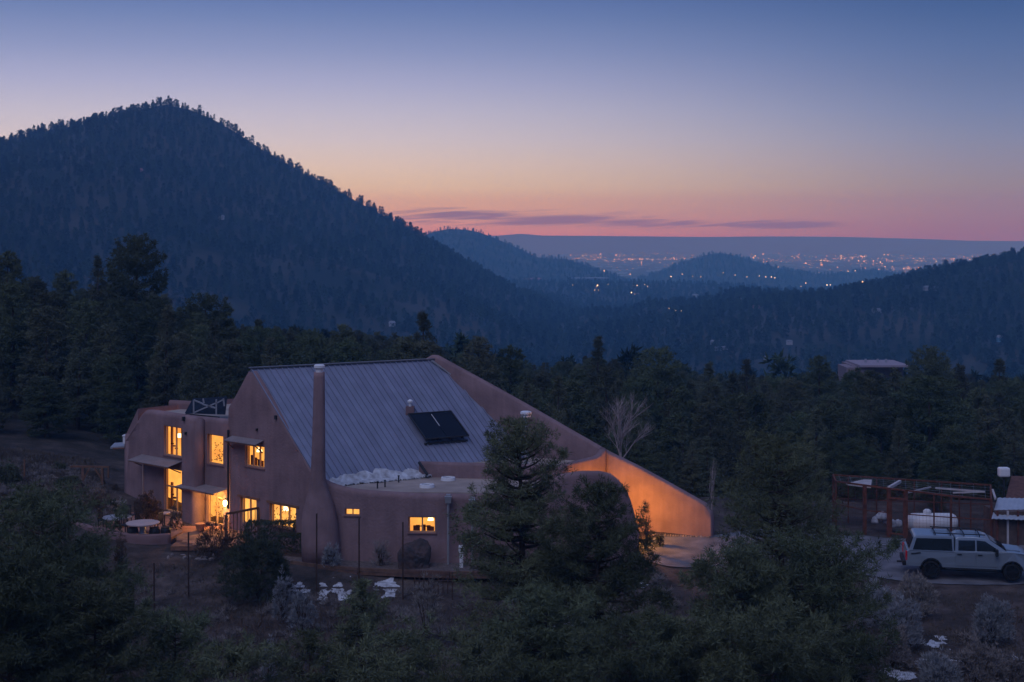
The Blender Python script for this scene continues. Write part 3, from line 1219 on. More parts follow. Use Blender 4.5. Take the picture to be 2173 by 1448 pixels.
def window(wall, h, off, house, panes=2, label=None, sill=True, transom=None, glow=None, inside='table', name='window', seed=0, header=False, fr=.055):
    """timber frame, panes, lit room behind with things in it"""
    g = random.Random(seed)
    a0, a1, z0, z1 = h
    w, hh = a1 - a0, z1 - z0
    m = MB()
    o0, o1 = off - .20, off - .11
    wall.bx(m, a0, a0 + fr, o0, o1, z0, z1)
    wall.bx(m, a1 - fr, a1, o0, o1, z0, z1)
    wall.bx(m, a0 + fr, a1 - fr, o0, o1, z0, z0 + fr)
    wall.bx(m, a0 + fr, a1 - fr, o0, o1, z1 - fr, z1)
    zt = z1 - fr
    if transom:
        wall.bx(m, a0 + fr, a1 - fr, o0, o1 - .004, transom, transom + fr * 1.5)
    ztop = transom if transom else zt
    for k in range(1, panes):
        ac = a0 + w * k / panes
        wall.bx(m, ac - fr * .55, ac + fr * .55, o0, o1 - .008, z0 + fr, ztop)
    f = m.build(name, FRAME, house, label=label)
    for k in range(panes):
        p0, p1 = a0 + w * k / panes + fr * .6, a0 + w * (k + 1) / panes - fr * .6
        q = MB()
        o = off - .155
        q.add([wall.p(p0, o, z0 + fr), wall.p(p1, o, z0 + fr), wall.p(p1, o, ztop), wall.p(p0, o, ztop)], [(0, 1, 2, 3)])
        q.build('pane', GLASS, f)
    if transom:
        q = MB()
        o = off - .155
        q.add([wall.p(a0 + fr, o, transom + fr * 1.5), wall.p(a1 - fr, o, transom + fr * 1.5), wall.p(a1 - fr, o, zt), wall.p(a0 + fr, o, zt)], [(0, 1, 2, 3)])
        q.build('pane', GLASS, f)
    if sill:
        q = MB()
        wall.bx(q, a0 - .05, a1 + .05, off - .11, off + .05, z0 - .06, z0 - .003)
        q.build('sill', ADOBE_D, f)
    if header:
        q = MB()
        wall.bx(q, a0 - .25, a1 + .2, off - .10, off + .04, z1 + .003, z1 + .12)
        q.build('lintel', WOOD, f)
    # the lit room: open box behind the wall, longer to the side that the oblique view looks into
    q = MB()
    b0, b1, d0, d1 = a0 - .35, a1 + 2.2, off - .44, off - 1.75
    if wall is FW and off == 0:
        b1 = min(b1, s485 - .6)
    if wall is not FW:
        b1 = a1 + .6
    y0, y1 = z0 - .35, z1 + .35
    c = [wall.p(b0, d0, y0), wall.p(b1, d0, y0), wall.p(b1, d1, y0), wall.p(b0, d1, y0),
         wall.p(b0, d0, y1), wall.p(b1, d0, y1), wall.p(b1, d1, y1), wall.p(b0, d1, y1)]
    q.add(c, [(0, 1, 2, 3), (4, 7, 6, 5), (1, 5, 6, 2), (2, 6, 7, 3), (3, 7, 4, 0)])
    q.build('lit_room', glow or GLOW, f)
    if (a1 - a0) > .9:
        q = MB()
        al, zl = a0 + (a1 - a0) * (.72 if seed % 2 else .3) + (.55 if abs(wall.D.y) > .4 else 0), z0 + hh * .52
        c0 = wall.p(al, off - 1.0, zl)
        q.tube([c0, c0 + Vector((0, 0, .2))], [.15, .09], 10)
        q.build('added_lamp_shade', ADDLAMP, f)  # invented lamp, added to break up the flat glow of the window
    dd = off - .62
    sh = .8 * (dd - off) * -1.0        # sideways shift of things seen obliquely
    sx = (lambda a: a + sh) if abs(wall.D.y) > .4 else (lambda a: a)
    if inside == 'table':
        q = MB()
        for k in range(5):
            a = sx(a0 + w * (.15 + .17 * k) + g.uniform(-.05, .05))
            hgt = hh * g.uniform(.18, .42)
            wall.bx(q, a - .07 * g.uniform(.6, 1.4), a + .09, dd, dd - .1, z0 - .2, z0 + hgt)
            if g.random() < .6:
                wall.bx(q, a - .16, a + .16, dd - .1, dd - .2, z0 + hgt * .62, z0 + hgt * .72)
        q.build('furniture', SILH, f)
    elif inside == 'plants':
        q = MB()
        for k in range(110):
            a, z = sx(a0 + w * g.uniform(.1, 1.0)), z0 + hh * (g.random() ** 1.6) * .62
            r = g.uniform(.03, .10)
            p = wall.p(a, dd - g.uniform(0, .5), z)
            t = g.uniform(0, 3)
            q.add([p, p + Vector((math.cos(t) * r, .02, math.sin(t) * r)), p + Vector((-math.sin(t) * r * .7, 0, math.cos(t) * r))], [(0, 1, 2)])
        q.build('houseplants', SILH2, f)
    elif inside == 'curtain':
        q = MB()
        for (c0, c1) in ((.36, .47), (.86, .98)):
            n = 7
            vs = []
            for i in range(n):
                a = sx(a0 + w * (c0 + (c1 - c0) * i / (n - 1)))
                o = dd - .15 + .05 * (i % 2)
                vs += [wall.p(a, o, z0 - .2), wall.p(a, o, ztop + .1)]
            q.add(vs, [(2 * i, 2 * i + 2, 2 * i + 3, 2 * i + 1) for i in range(n - 1)])
        q.build('curtain', CURT, f)
        q = MB()
        for k in range(3):
            a = sx(a0 + w * (.62 + .1 * k))
            wall.bx(q, a - .05, a + .12, dd, dd - .1, z0 + hh * (.16 + .07 * k), z0 + hh * (.2 + .07 * k))
        q.build('shelf', SILH, f)
    return f


def awning(wall, u0, u1, v, off, out_, house, drop=.28, name='awning', mt=None, label=None, brackets=True):
    """corrugated sheet leaning out from the wall"""
    a0, z = wall.ray(u0, v, off)
    a1, _ = wall.ray(u1, v, off)
    _, z = wall.ray((u0 + u1) / 2, v, off)
    a0, a1 = min(a0, a1), max(a0, a1)
    n = max(8, int((a1 - a0) / .07))
    vs, fs = [], []
    for i in range(n + 1):
        a = a0 + (a1 - a0) * i / n
        c = .018 if i % 2 else 0
        vs += [wall.p(a, off + .02, z + c), wall.p(a, off + out_, z - drop + c), wall.p(a, off + .02, z + c - .03), wall.p(a, off + out_, z - drop + c - .03)]
    for i in range(n):
        b = i * 4
        fs += [(b, b + 4, b + 5, b + 1), (b + 2, b + 3, b + 7, b + 6), (b + 1, b + 5, b + 7, b + 3)]
    fs += [(0, 1, 3, 2), (n * 4, n * 4 + 2, n * 4 + 3, n * 4 + 1)]
    o = MB().add(vs, fs).build(name, mt or CORR, house, label=label)
    if brackets:
        q = MB()
        for a in (a0 + .08, a1 - .08):
            q.bar(wall.p(a, off + .02, z - .62), wall.p(a, off + out_ * .92, z - drop - .04), .05)
        q.bar(wall.p(a0, off + out_ - .05, z - drop - .06), wall.p(a1, off + out_ - .05, z - drop - .06), .05, .06)
        q.build('bracket', WOOD, o)
    return o


FW = Wall((-9.653, 67.5), (-.751, .660), (-.660, -.751))     # garden front with the lit windows
house = empty('adobe_house', (-9.65, 67.5, 0), label='large adobe house with a steep metal roof, lit windows and a sweeping wing wall', cat='house')

BO = -.62
s485 = FW.ray(485, 900)[0]
# gable wall
gt = FW.top([(470, 893), (485, 862), (500, 837), (515, 809), (524, 790), (530, 783), (536, 787), (560, 826), (600, 895), (640, 965), (655, 990), (672, 1018)])
hw3 = hole(FW, 520, 561, 945, 992)
hd3 = hole(FW, 510, 544, 1058, 1113)
hw4 = hole(FW, 572, 628, 1073, 1120)
m = MB()
FW.sheet(m, -.7, s485, gt, -.3, [hw3, hd3, hw4], thick=.34, r=.13, jamb=.3)
FW.bx(m, s485 - .5, s485 - .02, -.9, -.06, -.3, 5.45)
m.build('wall', ADOBE, house, smooth=True, label='tall gable wall rising to a point')
window(FW, hw3, 0, house, panes=3, inside='table', seed=3, label='three pane upper window under a small awning', glow=GLOW)
window(FW, hd3, 0, house, panes=2, inside=None, sill=False, name='glass_door', label='narrow two leaf glass door behind the rail', glow=GLOWB, header=True)
window(FW, hw4, 0, house, panes=3, inside='plants', seed=5, label='three pane ground floor window with plants inside', glow=GLOWB, header=True)
awning(FW, 494, 560, 930, 0, .55, house, drop=.16, label='small grey awning over the upper three pane window')

# left part: two recessed bays with a pier between them
hw1 = hole(FW, 348, 392, 906, 969, BO)
hd1 = hole(FW, 348, 394, 996, 1088, BO)
hw2 = hole(FW, 440, 473.5, 923, 986, BO)
hd2 = hole(FW, 438, 474, 1040, 1113, BO)
bt = FW.top([(262, 985), (265, 930), (268, 927), (275, 917), (290, 893), (299, 878), (306, 871), (320, 870), (385, 880), (415, 884), (470, 889), (500, 892)], BO)
m = MB()
sA = FW.ray(264, 950, BO)[0]
FW.sheet(m, s485 - .2, sA, bt, -.3, [hw1, hd1, hw2, hd2], off=BO, thick=.5, r=.2, back=.4)
m.build('wall', ADOBE, house, smooth=True, label='long rounded wall of the flat roofed left part')
window(FW, hw1, BO, house, panes=2, inside='curtain', seed=1, label='tall upper window with a curtain, far left', glow=GLOW)
_, ztr = FW.ray(366, 1036, BO)
window(FW, hd1, BO, house, panes=2, inside='curtain', sill=False, name='glass_door', transom=ztr, label='tall glass door with a top light, far left', glow=GLOW)
window(FW, hw2, BO, house, panes=1, inside='plants', seed=2, label='single pane upper window with plants inside', glow=GLOW)
window(FW, hd2, BO, house, panes=2, inside='plants', seed=8, sill=False, name='glass_door', label='sliding door beside the wall lantern', glow=GLOWB)
sp0, sp1 = FW.ray(414, 950, 0)[0], FW.ray(386, 950, 0)[0]
pt = FW.top([(360, 876), (386, 881), (400, 884), (414, 888), (440, 890)], 0)
m = MB()
FW.sheet(m, min(sp0, sp1), max(sp0, sp1), pt, -.3, off=0, thick=.62, r=.2, back=8)
m.build('wall', ADOBE, house, smooth=True, label='rounded pier between the two lit bays')
aw = awning(FW, 302, 386, 972, BO, .9, house, drop=.20, label='tan awning on a post over the far left door')
a, z = FW.ray(302, 985, BO + .85)
MB().tube([FW.p(a, BO + .82, .3), FW.p(a, BO + .82, FW.ray(302, 985, BO + .85)[1])], .035).build('post', CORR, aw)
awning(FW, 402, 484, 1030, BO, .95, house, drop=.12, label='grey corrugated porch roof over the sliding door')
# side wall and back walls close the volume
bk = Vector((.660, .751, 0))
SW = Wall((FW.p(sA, BO, 0).x, FW.p(sA, BO, 0).y), (bk.x, bk.y), (-.751, .660))
m = MB()
SW.sheet(m, 0, 8.2, lambda a: 4.05 + min(1.6, a * .0) + .0, -.3, thick=.45, r=.2)
m.build('wall', ADOBE, house, smooth=True, label='end wall of the left part')
BW = Wall((SW.p(8.2, 0, 0).x, SW.p(8.2, 0, 0).y), (.751, -.660), (.66, .751))
m = MB()
BW.sheet(m, 0, 11.5, lambda a: 5.6, -1.5, thick=.45, r=.2)
m.build('wall', ADOBE, house, smooth=True, label='back wall of the left part')
# flat roof of the left part, with its far parapet
m = MB()
q = [FW.p(s485 - 2.2, BO - .3, 5.25), FW.p(sA - 1.4, BO - .3, 5.25), SW.p(8.0, -1.4, 5.25), FW.p(s485 - 2.2, -8.6, 5.25)]
m.prism(q, (0, 0, -.12))
m.build('flat_roof', TAR, house)
m = MB()
PW = Wall((FW.p(sA - .9, -3.2, 0).x, FW.p(sA - .9, -3.2, 0).y), (.86, -.35))
PW.sheet(m, -.3, 3.1, lambda a: 5.72, 5.0, thick=.3, r=.12)
m.build('parapet', ADOBE_D, house, smooth=True)
# sloping shoulder of the far left end
m = MB()
m.prism([SW.p(0.1, -.02, 4.0), SW.p(0.1, -1.15, 5.5), SW.p(0.1, -1.15, 4.0)], bk * 7.5)
m.build('shoulder', ADOBE, house)

# main roof plane: ridge and slope vectors, in metres
RID = Vector((-12.97, 70.4, 8.4))
RV = (Vector((-4.2, 75.5, 8.4)) - RID)
RL = RV.length
RV = RV / RL
SV = Vector((3.98, -3.46, -5.2))         # full slope, ridge to flat roof
RN = RV.cross(SV).normalized()
if RN.z < 0:
    RN = -RN


def roofp(a, b, h=0):
    return RID + RV * a + SV * b + RN * h


def roof_at(u, v):
    """pixel -> (a, b) on the roof plane"""
    d = Vector(((u - 1086.5) / F, 1, -(v - 500) / F))
    o = Vector((0, 0, HC))
    t = (RID - o).dot(RN) / d.dot(RN)
    p = o + d * t - RID
    # solve p = RV a + SV b
    M = Matrix(((RV.dot(RV), RV.dot(SV)), (RV.dot(SV), SV.dot(SV)))).inverted()
    r = M @ Vector((p.dot(RV), p.dot(SV)))
    return r.x, r.y


roof = MB()
roof.prism([roofp(0, 0, -.12), roofp(0, 1, -.12), roofp(14.5, 1, -.12), roofp(11.6, .69, -.12), roofp(RL, 0, -.12)], RN * -.08)
roof = roof.build('roof', TRIMM, house, label='steep seamed metal roof slope')
amax = 14.6
pw = .315
k = 0
a = .02
while a < amax:
    a1 = a + pw
    def btop(x):
        return 0.0 if x <= RL else (x - RL) * .235
    b0, b1 = btop(a), btop(a1)
    be = 1.0
    if b0 < .97:
        m = MB()
        q = [roofp(a, b0), roofp(a1, b1), roofp(a1, be), roofp(a, be)]
        m.add(q + [p - RN * .07 for p in q], [(0, 1, 2, 3), (4, 7, 6, 5), (0, 4, 5, 1), (1, 5, 6, 2), (2, 6, 7, 3), (3, 7, 4, 0)])
        # standing seam along the panel's edge
        e0, e1 = roofp(a + .02, b0 + .004), roofp(a + .02, be)
        sd_ = RV * .022
        m.add([e0 - sd_, e0 + sd_, e1 + sd_, e1 - sd_, e0 - sd_ + RN * .055, e0 + sd_ + RN * .055, e1 + sd_ + RN * .055, e1 - sd_ + RN * .055],
              [(4, 5, 6, 7), (0, 4, 7, 3), (1, 2, 6, 5), (2, 3, 7, 6), (0, 1, 5, 4)])
        m.build('roof_panel', METAL, roof)
    a += pw
    k += 1
m = MB()
m.bar(roofp(-.05, -.005, .04), roofp(RL + .1, -.005, .04), .22, .05)
m.build('ridge_cap', TRIMM, roof)
# back slope
m = MB()
bs = Vector((-.751, .66, 0)) * 2.3
R0_ = RID + RV * .6
m.prism([R0_ + Vector((0, 0, -.1)), RID + RV * RL + Vector((0, 0, -.1)), RID + RV * RL + bs + Vector((0, 0, -3.3)), R0_ + bs + Vector((0, 0, -3.3))], (0, 0, -.1))
m.build('roof', TRIMM, house, label='hidden rear roof slope')

# wing wall that sweeps from the ridge to the drive
t0 = (918 - 1086.5) / F
WO = Vector((-4.2, 75.5))
WD = Vector((1, -.44)).normalized()
WW = Wall(WO, WD, (-.403, -.915))
wt = WW.top([(905, 760), (913, 754), (918, 752), (925, 755), (960, 774), (1050, 823), (1130, 868), (1215, 917), (1290, 960), (1350, 989), (1400, 1016),
             (1473, 1057), (1496, 1070), (1504, 1077), (1509, 1090), (1511, 1118)])
m = MB()
WW.sheet(m, -.45, WW.ray(1510, 1100)[0], wt, -1.5, thick=.5, r=.14, back=12, step=.3)
m.build('wing_wall', ADOBE, house, smooth=True, label='long wall sweeping down from the ridge to the drive, glowing orange at its end')
# metal flashing along the roof edge
m = MB()
for i in range(12):
    x0, x1 = RL + 4.4 * i / 12 * .97, RL + 4.4 * (i + 1) / 12 * .97
    m.bar(roofp(x0 - .14, (x0 - RL) * .235 + .01, .05), roofp(x1 - .14, (x1 - RL) * .235 + .01, .05), .22, .06)
m.build('flashing', GALV, roof)

# front wing: long low wall, flat roof, rounded end
fw_pts = [(-9.2, 65.9), (-6.0, 65.35), (0.0, 65.0), (2.6, 65.15), (4.6, 65.7), (5.95, 66.5)]
hs1 = None
tops = [(640, 1005), (680, 1015), (692, 1022), (705, 1028), (730, 1035), (760, 1040), (798, 1043), (878, 1048), (994, 1050), (1060, 1048), (1120, 1040), (1170, 1020), (1200, 1006),
        (1235, 1001), (1275, 1001), (1300, 1006), (1318, 1020), (1332, 1040), (1342, 1066), (1350, 1096), (1358, 1128), (1366, 1165)]
FR = PathWall(fw_pts)
h1 = hole(FR, 731, 762, 1080, 1094)
h5 = hole(FR, 866, 925, 1097, 1131)
m = MB()
FR.sheet(m, 0, FR.len, FR.top(tops), -.4, [h1, h5], thick=.5, r=.2, back=.35, wob=.03, step=.2)
m.build('wall', ADOBE, house, smooth=True, label='long low front wall ending in a rounded shoulder')
m = MB()
FR.sheet(m, FR.len * .72, FR.len - .02, (lambda a, t_=FR.top(tops): t_(a) - .1), -.4, off=-.30, thick=.2, r=.09, back=9, step=.25)
m.build('wall', ADOBE, house, smooth=True, label='inner face of the rounded end wall')
window(FR, h1, 0, house, panes=2, inside=None, label='tiny high window right of the chimney', fr=.035, glow=GLOWB)
window(FR, h5, 0, house, panes=2, inside='table', seed=9, label='two pane window above the boulder', glow=GLOW)
m = MB()
ZR_ = 3.18
m.prism([(-9.3, 66.2, ZR_), (-5.9, 65.6, ZR_), (0, 65.25, ZR_), (2.2, 65.5, ZR_), (2.5, 68.4, ZR_), (4.6, 71.4, ZR_), (2, 73, ZR_), (-6, 71, ZR_), (-9.3, 67.6, ZR_)], (0, 0, -.15))
m.build('flat_roof', TAR, house)
# raised parapet where the upper flat roof starts, and the curved one to the wing wall
a0 = P(889, 983, 69.6)
a1 = P(1200, 990, 68.4)
a2 = Vector((4.75, 71.35, 0))
for (b0, b1, zt) in ((a0, a1, 3.92), (a1, a2, 4.0)):
    d = Vector((b1.x - b0.x, b1.y - b0.y))
    Wl = Wall((b0.x, b0.y), d.normalized(), (d.y, -d.x))
    m = MB()
    Wl.sheet(m, 0, d.length, (lambda s_, L_=d.length, z_=zt: z_ + (.35 * max(0, (s_ / L_ - .8) / .2) ** 1.5 if z_ == 4.0 else 0)), -.4, thick=.42, r=.14, back=1.0)
    m.build('parapet', ADOBE, house, smooth=True)
m = MB()
m.prism([(a0.x, a0.y + .2, 3.6), (a1.x, a1.y + .3, 3.6), (4.6, 71.4, 3.6), (0, 73.5, 3.6), (-3, 73, 3.6)], (0, 0, -.1))
m.build('flat_roof', TAR, house)
# small end return with the metal edge at the roof corner
m = MB()
m.bar(P(889, 981, 69.5), P(907, 1008, 69.0), .1, .1)
m.build('flashing', DARKFR, house)

# chimney: flared base, slim stack
cp = [(1195, 641, 724), (1150, 639.5, 722), (1105, 640.5, 717), (1088, 642.5, 713), (1071, 646, 709), (1055, 651, 703), (1040, 655.5, 697), (1028, 657.5, 693), (1012, 659.5, 690.5),
      (980, 661, 690), (939, 662.5, 690), (870, 664.5, 689.5), (800, 666, 689), (790, 666.5, 689)]
rings = []
YC = 65.55
for v, ul, ur in cp:
    zc = HC - (v - 500) / F * YC
    xl, xr = (ul - 1086.5) / F * YC, (ur - 1086.5) / F * YC
    rx = (xr - xl) / 2
    ry = rx * (1.0 if rx < .45 else .85)
    cx_ = (xl + xr) / 2
    cy_ = YC + max(0, (rx - .3)) * .15
    ring = []
    for k in range(28):
        t = 2 * math.pi * k / 28
        c, s_ = math.cos(t), math.sin(t)
        e = .72
        ring.append(Vector((cx_ + rx * abs(c) ** e * (1 if c > 0 else -1), cy_ + ry * abs(s_) ** e * (1 if s_ > 0 else -1), zc)))
    rings.append(ring)
chim = MB().loft(rings).build('chimney', ADOBE, house, smooth=True, label='slim adobe chimney stack with a flared base')
m = MB()
zc = HC - (790 - 500) / F * YC
xc = (677.7 - 1086.5) / F * YC
m.tube([(xc, YC, zc - .05), (xc, YC, zc + .16)], [.17, .17], 14)
m.tube([(xc, YC, zc + .16), (xc, YC, zc + .20), (xc, YC, zc + .31), (xc, YC, zc + .35)], [.18, .25, .25, .2], 16)
m.build('chimney_cap', WHITE, chim)

# solar collectors on the roof
sp_ = [roof_at(866, 886), roof_at(957, 879), roof_at(985, 934), roof_at(895, 942)]
A0, B0 = (sp_[0][0] + sp_[3][0]) / 2, (sp_[0][1] + sp_[1][1]) / 2
A1, B1 = (sp_[1][0] + sp_[2][0]) / 2, (sp_[2][1] + sp_[3][1]) / 2
fr_ = MB()
sol = empty('solar_panel_pair', roofp(A0, B1), label='pair of dark solar panels tilted on the metal roof', cat='solar panel')
for (x0, x1) in ((A0, (A0 + A1) / 2 - .02), ((A0 + A1) / 2 + .02, A1)):
    m = MB()
    q = [roofp(x0, B0, .22), roofp(x1, B0, .22), roofp(x1, B1, .30), roofp(x0, B1, .30)]
    m.prism(q, RN * .06)
    m.build('panel', SOLAR, sol)
    for c in range(0):
        pass
m = MB()
for (p, q) in ((roofp(A0, B0, .29), roofp(A1, B0, .29)), (roofp(A0, B1, .37), roofp(A1, B1, .37)), (roofp(A0, B0, .29), roofp(A0, B1, .37)), (roofp(A1, B0, .29), roofp(A1, B1, .37))):
    m.bar(p, q, .06, .05)
for x in np.linspace(A0 + .2, A1 - .2, 4):
    m.bar(roofp(x, B0 + .02, .0), roofp(x, B0 + .02, .24), .06)
    m.bar(roofp(x, B1 - .02, .0), roofp(x, B1 - .02, .32), .06)
m.bar(roofp(A0, B1 + .01, .05), roofp(A1, B1 + .01, .05), .08, .1)
m.build('frame', DARKFR, sol)
m = MB()
am = (A0 + A1) / 2
m.bar(roofp(am, B0 + .02, .325), roofp(am, B0 + (B1 - B0) * .55, .35), .03, .012)
m.build('trim_strip', WHITE, sol)
# roof vent box above the panels
ra, rb = roof_at(869, 874)
vb = empty('roof_vent', roofp(ra, rb), label='small vent with a white cap just above the solar panels', cat='vent')
MB().box(roofp(ra, rb, .1), (.42, .42, .42)).build('base_box', ADOBE_D, vb)
m = MB()
c = roofp(ra, rb, .1)
m.tube([c + Vector((0, 0, .2)), c + Vector((0, 0, .42))], .07, 10)
m.tube([c + Vector((0, 0, .42)), c + Vector((0, 0, .5)), c + Vector((0, 0, .56))], [.14, .14, .05], 12)
m.build('cap', WHITE, vb)

# vent with double cap behind the tall pine
c = P(1116, 885, 69.5)
vt = empty('flue_vent', (c.x, c.y, 3.7), label='white double capped flue over the flat roof, just above the tall pine tip', cat='vent')
MB().tube([(c.x, c.y, 3.5), (c.x, c.y, c.z)], .11, 10).build('pipe', GALV, vt)
m = MB()
m.tube([(c.x, c.y, c.z), (c.x, c.y, c.z + .07)], .24, 14)
m.tube([(c.x, c.y, c.z + .15), (c.x, c.y, c.z + .24), (c.x, c.y, c.z + .28)], [.28, .28, .2], 14)
m.tube([(c.x, c.y, c.z), (c.x, c.y, c.z + .18)], .13, 10)
m.build('cap', WHITE, vt)

# skylight domes and pipe stubs on the flat roof
for (u, v, lab) in ((951, 1019, 'round white rimmed skylight nearer the raised parapet'), (906, 1034, 'round white rimmed skylight nearer the front wall edge')):
    y_ = (HC - ZR_) * F / (v - 500)
    x_ = (u - 1086.5) / F * y_
    e = empty('skylight', (x_, y_, ZR_), label=lab, cat='skylight', group='skylights on the flat roof')
    m = MB()
    n = 20
    vs, fs = [], []
    for rr, zz in ((.36, 0), (.34, .14), (.26, .15), (.24, .06)):
        for k in range(n):
            t = 2 * math.pi * k / n
            vs.append((x_ + rr * math.cos(t), y_ + rr * math.sin(t), ZR_ + zz))
    for j in range(3):
        for k in range(n):
            fs.append((j * n + k, j * n + (k + 1) % n, (j + 1) * n + (k + 1) % n, (j + 1) * n + k))
    m.add(vs, fs)
    m.build('rim', WHITE, e)
    m = MB()
    m.tube([(x_, y_, ZR_ + .05), (x_, y_, ZR_ + .09)], [.245, .2], n)
    m.build('lens', SOLAR, e)
for (u, v, lab) in ((801, 1037, 'dark pipe stub at the front edge of the flat roof'), (817, 1034, 'second pipe stub just right of the front one'),
                    (846, 1024, 'pipe stub standing in the roof snow'), (968, 1012, 'short dark pipe by the raised parapet')):
    y_ = (HC - ZR_) * F / (v - 500)
    x_ = (u - 1086.5) / F * y_
    m = MB()
    m.tube([(x_, y_, ZR_ - .02), (x_, y_, ZR_ + .28)], .035, 8)
    m.tube([(x_, y_, ZR_ + .28), (x_, y_, ZR_ + .34)], .05, 8)
    m.build('vent_pipe', DARKFR, loc=(x_, y_, ZR_), label=lab, cat='pipe', group='pipe stubs on the flat roof')


def blob_mesh(pts, seed=0, sub=1):
    """(x,y,z,rx,ry,rz) lumps joined"""
    import bmesh
    g = random.Random(seed)
    V, T = [], []
    bm = bmesh.new()
    bmesh.ops.create_icosphere(bm, subdivisions=sub + 1, radius=1)
    base = [v.co.copy() for v in bm.verts]
    tr = [[v.index for v in f.verts] for f in bm.faces]
    bm.free()
    for (x, y, z, rx, ry, rz) in pts:
        b = len(V)
        ph = [g.uniform(0, 6) for _ in range(3)]
        for c in base:
            k = 1 + .22 * math.sin(c.x * 3 + ph[0]) * math.sin(c.y * 4 + ph[1]) + .12 * math.sin(c.z * 5 + ph[2]) + g.uniform(-.05, .05)
            V.append((x + c.x * rx * k, y + c.y * ry * k, z + max(-.3, c.z) * rz * k))
        T += [tuple(i + b for i in t) for t in tr]
    return V, T


def snow_sheet(name, blobs, zf, label, cell=.07, thr=.5, seed=0, hmax=.09, amp=1.5, fq=2.6, mask=None):
    """continuous ragged snow: blobs (x, y, rx, ry) give a field; cells above the threshold become a low lumpy sheet"""
    B = np.array(blobs)
    x0, x1 = (B[:, 0] - B[:, 2] * 2).min(), (B[:, 0] + B[:, 2] * 2).max()
    y0, y1 = (B[:, 1] - B[:, 3] * 2).min(), (B[:, 1] + B[:, 3] * 2).max()
    xs, ys = np.arange(x0, x1, cell), np.arange(y0, y1, cell)
    X_, Y_ = np.meshgrid(xs, ys, indexing='ij')
    f = np.zeros_like(X_)
    for bx_, by_, rx, ry in blobs:
        f += np.exp(-((X_ - bx_) / rx) ** 2 - ((Y_ - by_) / ry) ** 2)
    f = np.minimum(f, 1.6) + fbm(X_ * fq + seed * 7, Y_ * fq, 4) * amp
    if mask is not None:
        f = np.where(mask(X_, Y_), f, -9)
    hgt = np.clip((f - thr) * .22, -.015, hmax) + fbm(X_ * 5 + seed, Y_ * 5, 3) * min(.05, hmax * .5) * (f > thr)
    Z_ = zf(X_, Y_) + hgt
    ok = f > thr - .06
    n0, n1 = X_.shape
    idx = np.arange(n0 * n1).reshape(n0, n1)
    q = ok[:-1, :-1] & ok[1:, :-1] & ok[1:, 1:] & ok[:-1, 1:]
    Q = np.stack([idx[:-1, :-1][q], idx[1:, :-1][q], idx[1:, 1:][q], idx[:-1, 1:][q]], 1)
    used_, inv_ = np.unique(Q.ravel(), return_inverse=True)
    V = np.stack([X_.ravel(), Y_.ravel(), Z_.ravel()], 1)[used_]
    if len(Q) == 0:
        return None
    me = np_mesh(name, V, inv_.reshape(-1, 4), SNOW)
    me.polygons.foreach_set('use_smooth', [True] * len(me.polygons))
    o = link_mesh(name, me)
    return tag(o, label, kind='stuff')


bl = []
g = random.Random(4)
for i in range(60):
    a_ = .55 + 5.3 * (i + g.random()) / 60
    p = roofp(a_, .985 - .02 * g.random())
    w_ = math.sin(math.pi * min(1, (a_ - .3) / 5.7)) ** .5
    bl.append((p.x + g.uniform(0, .25), p.y - g.uniform(-.05, .35), g.uniform(.2, .34), g.uniform(.12, .30) * (.4 + .6 * w_)))


def roof_z(x, y):
    # height of the metal roof plane over a plan point, or the flat roof, whichever is higher
    zr = RID.z - (RN.x * (x - RID.x) + RN.y * (y - RID.y)) / RN.z
    return np.maximum(ZR_ + .01, zr + .05)


snow_sheet('roof_snow', bl, roof_z, 'bank of old snow along the foot of the metal roof', cell=.045, thr=.62, seed=2, hmax=.13, amp=1.1, fq=4, mask=lambda x, y: roof_z(x, y) < ZR_ + .55 + .7 * fbm(x * 1.7, x * 0 + 3.3, 3))

# downspouts with their leader heads
def downspout(u, v0, v1, y_, label, zb=None, head=True, mt=None):
    t = P(u, v0, y_)
    b = P(u, v1, y_)
    e = empty('downspout', (t.x, t.y, zb if zb is not None else b.z), label=label, cat='downspout')
    MB().tube([(t.x, t.y, t.z - .25), (b.x, b.y, zb if zb is not None else b.z)], .055, 8).build('pipe', mt or GALV, e)
    if head:
        m = MB()
        m.box((t.x, t.y, t.z - .1), (.26, .24, .3), taper=1.25)
        m.box((t.x, t.y + .2, t.z + .02), (.2, .35, .16))
        m.build('leader_head', mt or GALV, e)
    return e


y_ = FW.p(s485 - .08, .12, 0).y
downspout(484, 902, 1080, y_, 'long dark downspout at the corner between the sliding door and the gable', mt=DARKFR, head=False)
downspout(951, 1056, 1188, 64.85, 'pale downspout on the front wall, right of the boulder', zb=0)
downspout(1002, 1062, 1188, 64.65, 'downspout half hidden behind the tall pine', zb=0)

# little wall fittings
for (u, v, off, lab, sz) in ((394, 920, .06, 'small black round fitting high on the pier', .07), (389, 889, .08, 'dark floodlight under the parapet beside the pier', .11),
                             (545, 912, .05, 'small dark vent above the little awning', .06), (585, 886, .05, 'narrow dark slot high in the gable', .1)):
    a, z = FW.ray(u, v, off)
    m = MB()
    FW.bx(m, a - sz * .6, a + sz * .6, 0.0, off + .06, z - sz, z + sz)
    m.build('wall_fitting', DARKFR, loc=tuple(FW.p(a, off, z)), label=lab, cat='fitting', bevel=.01)

